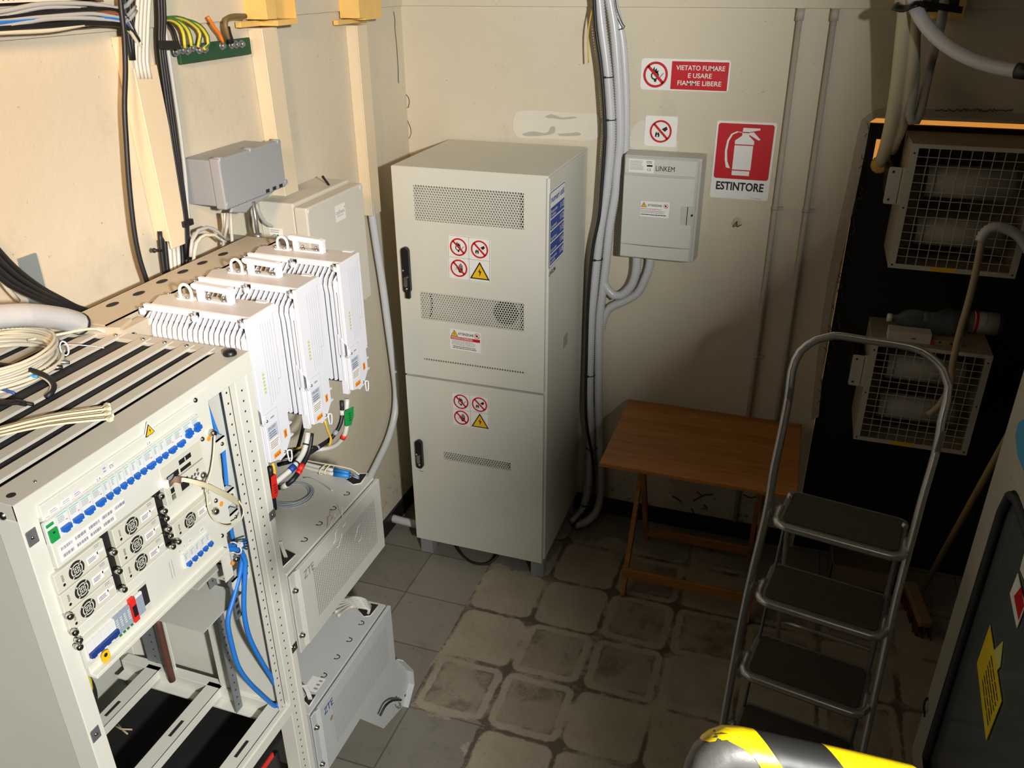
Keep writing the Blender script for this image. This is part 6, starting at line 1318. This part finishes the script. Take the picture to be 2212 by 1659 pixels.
for yy in (y0 + .05, y0 + .09, y0 + .13): b.dome((bx, yy, z0 + .006 - .002), (1, 0, 0), .0025)
b.build('cable_slots', None, ld)['kind'] = 'stuff'
CB_ = mat('box_cream_grey', (206, 204, 192), .42, var=.03)
t = thing('meter_box', 'pale grey box with a cellnex sticker on the left wall behind the radio units', 'electrical box', (-1.54, 2.47, 1.3))
b = M(); b.m(CB_); b.box((XL + .001, 2.24, 1.32), (-1.50, 2.60, 1.745)); b.build('base', CB_, t, .005, seg=2)
mx = -1.45; c0, c1_ = at(700, 432, 0, mx), at(783, 405, 0, mx)
b = M(); b.m(CB_); b.box((-1.498, 2.235, 1.315), (mx, 2.605, 1.735)); ld = b.build('lid', CB_, t, .006, seg=3)
b = M(); b.m(CB_)
for yy in (2.25, 2.59): b.cyl((mx - .02, yy, 1.722), (mx + .003, yy, 1.722), .009, 12)
b.build('screw_posts', CB_, ld)['kind'] = 'stuff'
# keep the box where the photo shows it: base from the wall, lid towards the room
p0, p1 = at(722, 445, 0, mx), at(748, 470, 0, mx)
b = M(); b.m(PAPER); q = Pl((mx, p0.y, p1.z), (0, 1, 0), (0, 0, 1), b, .0006); q.rect(0, 0, .068, .055); b.m(GREYPRINT); q.k = 2; q.text('cellnex', .005, .024, .014, .056, .0); q.lines(.01, .015, .055, .020, 1); b.m(GREEN); q.poly([(.06, .042), (.066, .036), (.066, .042)]); b.build('cellnex_sticker', None, ld)
p0 = at(668, 452, 1, 2.235); b = M(); q = Pl((-1.60, 2.24, 1.63), (1, 0, 0), (0, 0, 1), b, .0006); b.m(PAPER); q.rect(0, 0, .05, .03); b.m(GREYPRINT); q.k = 2; q.lines(.003, .014, .045, .027, 2); b.m(GREEN); q.disc(.03, .007, .004, 12); b.build('inspection_sticker', None, t)
b = M(); b.m(INK); b.bar(at(712, 402, 0, -1.52), at(696, 380, 0, -1.54), .008, .004, (1, 0, 0)); tag(b.build('black_clip', INK), 'small black clip standing on top of the cellnex box', 'clip')
# trunking
def trunk(y0t, y1t, z0, z1t, d, lab, tilt=0.0, bo=0.0, coverlow=0.0, ct=0.0):
    t = thing('cable_trunking', lab, 'trunking', (XL + .03, (y0t + y1t) / 2, z0))
    def sh(y, z): return y + tilt * (z - z0)
    def slab(x0, x1, ya, yb, za, zb, nm):
        b = M(); b.m(IVORY); b.hull8([(x0, sh(ya, za), za), (x1, sh(ya, za), za), (x1, sh(yb, za), za), (x0, sh(yb, za), za), (x0, sh(ya, zb), zb), (x1, sh(ya, zb), zb), (x1, sh(yb, zb), zb), (x0, sh(yb, zb), zb)]); return b.build(nm, IVORY, t, .0015)
    slab(XL + .0005, XL + d - .006, y0t, y1t, z0 + bo, z1t, 'channel')
    slab(XL + d - .006, XL + d, y0t - .002, y1t + .002, z0 - coverlow, z1t - ct, 'cover')
    return t
trunk(1.765, 1.845, 1.73, 2.262, .052, 'ivory cable trunking on the left wall, nearest and partly open at the top', -.024, .02, 0, .07)
trunk(2.325, 2.402, 1.66, 2.25, .051, 'ivory cable trunking on the left wall behind the grey junction box', -.024, .04)
trunk(2.900, 2.972, 1.53, 2.226, .049, 'ivory cable trunking on the left wall, farthest, above the white corrugated conduit', 0, .0)
for (px0, py0, px1, py1, lb) in ((515, 54, 622, 40, 'pale wooden frame on the left wall with cables inside, nearer one'), (725, 54, 810, 42, 'pale wooden frame on the left wall, farther one')):
    a_, c_ = at(px0, py0, 0, XL + .012), at(px1, py1, 0, XL + .05)
    t = thing('wooden_duct', lb, 'frame', (XL + .05, (a_.y + c_.y) / 2, a_.z)); zb = 2.255 if px0 < 600 else 2.232
    ya = a_.y + .035; yb = c_.y - .01
    b = M(); b.m(WOODY); b.box((XL + .012, ya - .05, zb), (XL + .030, yb, zb + .016)); b.build('bottom_rail', WOODY, t, .001)
    b = M(); b.m(WOODY); b.box((XL + .012, ya, zb + .02), (XL + .09, ya + .05, 2.60)); b.build('upright', WOODY, t, .001)
    if px0 < 600:
        b = M(); b.m(WOODY); b.box((XL + .012, yb - .008, zb + .016), (XL + .09, yb, 2.60)); b.box((XL + .012, ya + .05, zb + .0), (XL + .09, yb, zb + .016)); b.build('upright', WOODY, t, .001)
        b = M(); b.m(DARKIN); b.box((XL + .0125, ya + .05, zb + .016), (XL + .016, yb - .012, 2.6)); b.build('opening', DARKIN, t)
        for k in range(7):
            yy = ya + .06 + k * .008; b = M(); mt = CABG if k % 3 else CABW; b.m(mt); b.tube([(XL + .03 + .006 * (k % 3), ya + .07 + .006 * k, zb + .017), (XL + .04, yy + random.uniform(-.01, .012), zb + .09), (XL + .03, ya + .06 + .009 * ((k * 3) % 7), 2.5)], .004, 6, .02); tag(b.build('riser_cable', mt), 'grey or off-white cable rising inside the nearer wooden frame', 'cable', 'cables inside the nearer wooden frame')
    else:
        b = M(); b.m(WOODY); b.box((XL + .012, ya + .05, zb + .012), (XL + .085, yb, 2.60)); b.build('front_board', WOODY, t, .001)
# perforated tray fragments
TR = mat('tray_white', (222, 214, 200), .5)
def tray(ya, yb, lab):
    t = thing('cable_tray', lab, 'tray', (XL + .03, (ya + yb) / 2, 2.28)); x = XL + .055
    for (za, zb_) in ((2.29, 2.302), (2.345, 2.357)):
        b = M(); b.m(TR); b.box((XL + .013, ya, za), (x, yb, za + .002)); b.box((x - .002, ya, za), (x, yb, zb_ + .004)); b.m(DARKIN); y = ya + .01
        while y < yb - .008: b.face([b.bm.verts.new((x + .0005, y + .0028 * math.cos(a_), (za + zb_) / 2 + .003 + .0028 * math.sin(a_))) for a_ in [k * math.pi / 3 for k in range(6)]]); y += .0125
        b.build('flange', None, t)
    b = M(); b.m(TR); b.box((XL + .0125, ya, 2.29), (XL + .014, yb, 2.357)); b.build('back_plate', TR, t)
tray(1.25, 1.705, 'white perforated cable tray full of cables at the top left corner')
# cables in the tray
random.seed(21)
tc = [(BLACKC, .0065), (CABG, .005), (CABG, .0045), (BLACKC, .005), (CABG, .005), (CABW, .005), (BLUE, .004), (mat('cable_brown', (150, 84, 56), .5), .003), (CABG, .004)]
for k, (mt, r_) in enumerate(tc):
    z = 2.298 + (k % 5) * .010; P = [(XL + .05 + .004 * (k // 5), 1.22, z + random.uniform(-.006, .006)), (XL + .056, 1.38, z + random.uniform(-.008, .008)), (XL + .058, 1.52, z + random.uniform(-.008, .008)), (XL + .060, 1.65, z), (XL + .062, 1.74, z - .012), (XL + .045, 1.80, 2.24 - .004 * k), (XL + .035, 1.815, 2.20)]
    if k in (1, 2, 4): P = P[:5] + [(XL + .05, 1.80, z + .01)]
    b = M(); b.m(mt); b.tube(P, r_, 7, .02); nm = {0: 'black', 3: 'black', 6: 'blue', 7: 'brown', 5: 'off-white'}.get(k, 'grey')
    tag(b.build('tray_cable', mt), nm + ' cable lying in the perforated tray at the top left', 'cable', nm + ' cables in the top left tray')
def wc(seq, r, mt, lab, nm='wall_cable', grp=None, xd=.03, flat=1):
    b = M(); b.m(mt); b.tube([at(s_[0], s_[1], 0, XL + (s_[2] if len(s_) > 2 else xd)) for s_ in seq], r, 8, .02, flat=flat); return tag(b.build(nm, mt), lab, 'cable', grp)
wc([(258, -30), (262, 20), (268, 75), (271, 150), (269, 230), (273, 310), (279, 400), (290, 500), (302, 560), (318, 610)], .0062, BLACKC, 'single black cable hanging down the left wall from ceiling to beam', xd=.075)
for k in range(5):
    o_ = k * 5; wc([(264 + o_, -30), (266 + o_, 20), (270 + o_, 60), (276 + o_ * .6, 90), (284 + o_ * .3, 130)], .0058, BLACKC, 'black cable dropping from the ceiling into the nearest trunking', grp='black cables dropping into the nearest trunking', xd=.045 + .005 * (k % 2))
for k in range(4):
    wc([(300 + k * 8, -30), (296 + k * 8, 30), (294 + k * 8, 80), (293 + k * 8, 132), (300 + k * 8, 170, .05)], .0056, CWG, 'white cable dropping from the ceiling into the nearest trunking', grp='white cables dropping into the nearest trunking', xd=.05)
for k in range(6):
    j = k - 2.5; wc([(338 + k * 3, -30), (341 + k * 3, 40), (348 + j * 2.5, 100), (359 + j * 2.6, 190), (370 + j * 2.4, 270), (382 + j * 2.0, 350), (393 + j * 1.8, 420), (401 + j * 1.4, 478), (404 + j * 1.6, 530), (410 + j * 2, 560)], .0046, BLACKC, 'black cable in the strapped bundle running down right of the nearest trunking', grp='black bundle right of the nearest trunking', xd=.045 + .006 * (k % 2))
wc([(347, -30), (352, 20), (362, 100), (375, 190), (388, 280), (400, 380), (406, 460), (411, 480)], .0052, CWG, 'white cable beside the strapped black bundle on the left wall', xd=.03)
b = M(); b.m(BLACKC); p = at(357, 97, 0, XL + .055); b.bar(p + V((.01, -.03, .003)), p + V((.005, .04, -.003)), .02, .012, (1, 0, 0)); tag(b.build('cable_tie', BLACKC), 'black strap round the black cable bundle near the green-yellow earth cables', 'cable tie')
b = M(); b.m(BLACKC); p = at(404, 482, 0, XL + .055); b.bar(p + V((.0, -.018, .0)), p + V((.0, .02, 0)), .016, .012, (1, 0, 0)); tag(b.build('cable_tie', BLACKC), 'black strap round the black cable bundle at its lower end', 'cable tie')
for k in range(7):
    mt = BLACKC if k < 2 or k > 4 else CWG; nm = 'black' if mt is BLACKC else 'white'
    wc([(345 + k * 9, 500), (348 + k * 9, 535), (352 + k * 8.5, 570), (358 + k * 7, 610), (364 + k * 6, 640)], .0062, mt, nm + ' cable coming out of the bottom of the nearest trunking', grp=nm + ' cables below the nearest trunking', xd=.028)
b = M(); b.m(BLACKC); p = at(333, 541, 0, XL + .05); p2 = at(350, 541, 0, XL + .05); b.cyl(p, p2, .004, 8); b.dome(p, (p - p2), .007); tag(b.build('wall_peg', BLACKC), 'black round-headed peg below the nearest trunking', 'peg')
# earth busbar
t = thing('earth_busbar', 'green earthing bar with bolted lugs high on the left wall', 'busbar', (XL + .02, 2.12, 2.18))
b = M(); GRB = mat('busbar_green', (42, 84, 56), .6, .2, var=.2, dirt=.5); b.m(GRB); b.box((XL + .012, 1.965, 2.180), (XL + .022, 2.285, 2.226)); b.build('bar', GRB, t, .001)
for px, py in ((378, 112), (392, 108), (402, 110), (414, 103), (428, 108), (440, 106), (478, 99), (498, 97), (508, 96), (520, 95)):
    p = at(px, py, 0, XL + .022); b = M(); b.m(STEEL); b.cyl(p, p + V((.004, 0, 0)), .011, 12); b.cyl(p + V((.004, 0, 0)), p + V((.012, 0, 0)), .007, 6); b.build('bolt', STEEL, t)
YG = mat('cable_green_yellow', (206, 190, 60), .5, var=.1); YG2 = mat('cable_green', (66, 112, 56), .5)
for k, (seq, mt, lb) in enumerate((([(345, 45), (365, 42), (385, 52), (396, 72), (400, 104)], YG, ''), ([(345, 43), (375, 42), (400, 58), (410, 78), (414, 100)], YG, ''), ([(348, 40), (385, 38), (415, 52), (432, 72), (428, 102)], YG, ''), ([(350, 42), (395, 42), (430, 55), (448, 80), (450, 96), (440, 106)], YG, ''), ([(345, 48), (362, 50), (375, 66), (382, 90), (388, 106)], BLACKC, 'b'))):
    b = M(); b.m(mt); b.tube([at(x, y, 0, XL + .045 - .003 * k) for x, y in seq], .0048, 8, .012)
    if mt is YG:
        P = smooth([at(x, y, 0, XL + .045 - .003 * k) for x, y in seq], .012); b.m(YG2)
        b.tube([p + V((.0032, .001, .0016)) for p in P], .0030, 5, .012)
    tag(b.build('earth_cable', None), 'green-yellow striped cable arching to the green earthing bar' if mt is YG else 'black cable arching to the left end of the earthing bar', 'cable', 'green-yellow cables at the earthing bar' if mt is YG else None)
b = M(); b.m(CONN); b.tube([at(x, y, 0, XL + .04) for x, y in ((449, 36), (462, 58), (475, 75), (482, 92))], .0046, 8, .01); tag(b.build('earth_cable', CONN), 'orange cable ending on the green earthing bar', 'cable')
b = M(); b.m(mat('cable_olive', (112, 96, 56), .5)); b.tube([at(x, y, 0, XL + .05) for x, y in ((530, 35), (506, 35), (490, 40), (487, 55), (492, 75), (500, 90))], .0072, 8, .01); b.m(BLACKC); b.tube([at(x, y, 0, XL + .05) for x, y in ((490, 58), (494, 75), (500, 92))], .009, 8, .01); tag(b.build('earth_cable', None), 'thick olive cable bending down to the right end of the earthing bar', 'cable')
# cables under the junction box
for k, seq in enumerate(([(549, 440), (541, 470), (545, 505), (560, 520), (580, 519), (602, 500), (607, 470), (606, 440)], [(553, 440), (560, 460), (572, 480), (588, 488), (600, 475), (607, 450)], [(545, 440), (539, 480), (549, 508), (566, 520)])):
    wc(seq, .0058 if k < 2 else .004, CABG, ('larger' if k == 0 else 'smaller' if k == 1 else 'partial') + ' loop of grey cable hanging under the grey junction box', xd=.05 - .008 * k)
for k, seq in enumerate(([(492, 460), (490, 490), (484, 515), (470, 500), (448, 491), (428, 498), (415, 520), (412, 555)], [(486, 460), (487, 500), (478, 520), (462, 507), (442, 508), (424, 525), (418, 565)], [(480, 460), (484, 495), (482, 540), (490, 535)], [(498, 460), (500, 500), (502, 530)])):
    wc(seq, .005, CABG if k % 2 == 0 else CABW, ('grey' if k % 2 == 0 else 'off-white') + (' cable curving left from the bottom of the junction box' if k < 2 else ' cable dropping straight from the bottom of the junction box'), xd=.09 - .01 * k)
# white corrugated conduit below farthest trunking and at junction
conduit([at(x, y, 0, XL + .035) for x, y in ((800, 440), (806, 480), (815, 540), (826, 610), (838, 700), (850, 790), (856, 850), (852, 900), (838, 950), (815, 1000), (790, 1050), (775, 1090))], .0165, 'white corrugated conduit curving down the left wall from the farthest trunking', mt=CONDW, rib=.0014)
for k in range(2): conduit([at(x + k * 12, y, 0, XL + .03) for x, y in ((612, 440), (616, 470), (622, 500), (627, 540))], .011, 'white corrugated conduit stub behind the cellnex box, ' + ('left' if not k else 'right') + ' of the pair', mt=CONDW, rib=.0014)
conduit([at(x, y, 2, .05) for x, y in ((800, 1095), (828, 1112), (850, 1120), (880, 1128), (915, 1135), (960, 1140))], .021, 'grey corrugated conduit lying on the floor into the tall cabinet', mt=COND)
# big conduit and black bundle at the left edge
cl = [at(x, y, 0, XL + d) for x, y, d in ((-60, 690, .20), (0, 684, .20), (50, 681, .20), (100, 684, .19), (140, 690, .18), (168, 698, .17))]
t = thing('large_conduit', 'thick white corrugated conduit entering from the left edge to the wall beam', 'conduit', tuple(cl[2]))
b = M(); b.m(CONDW); b.tube(cl, .0235, 12, .02, .0016, .005); b.build('conduit', CONDW, t)
b = M(); b.m(BLACK); d = (cl[-1] - cl[-2]).normalized(); b.cyl(cl[-1], cl[-1] + d * .008, .0255, 16); b.build('end_ring', BLACK, t)
random.seed(2)
for k in range(13):
    a_ = random.uniform(-1, 1); c_ = random.uniform(-1, 1)
    wc([(-60, 500 + a_ * 30, .10 + .02 * c_), (0, 572 + a_ * 30, .10 + .015 * c_), (40, 605 + a_ * 22, .09 + .015 * c_), (90, 635 + a_ * 14, .08 + .012 * c_), (135, 655 + a_ * 9, .07), (170, 668 + a_ * 4, .06), (200, 672, .05)], .0062, BLACKC, 'black cable in the thick bundle sweeping in from the left edge', grp='thick black bundle at the left edge')
wc([(-40, 570, .08), (0, 600, .08), (15, 622, .08), (40, 650, .07)], .005, CABW, 'white cable hanging just under the thick black bundle at the left edge', xd=.07)
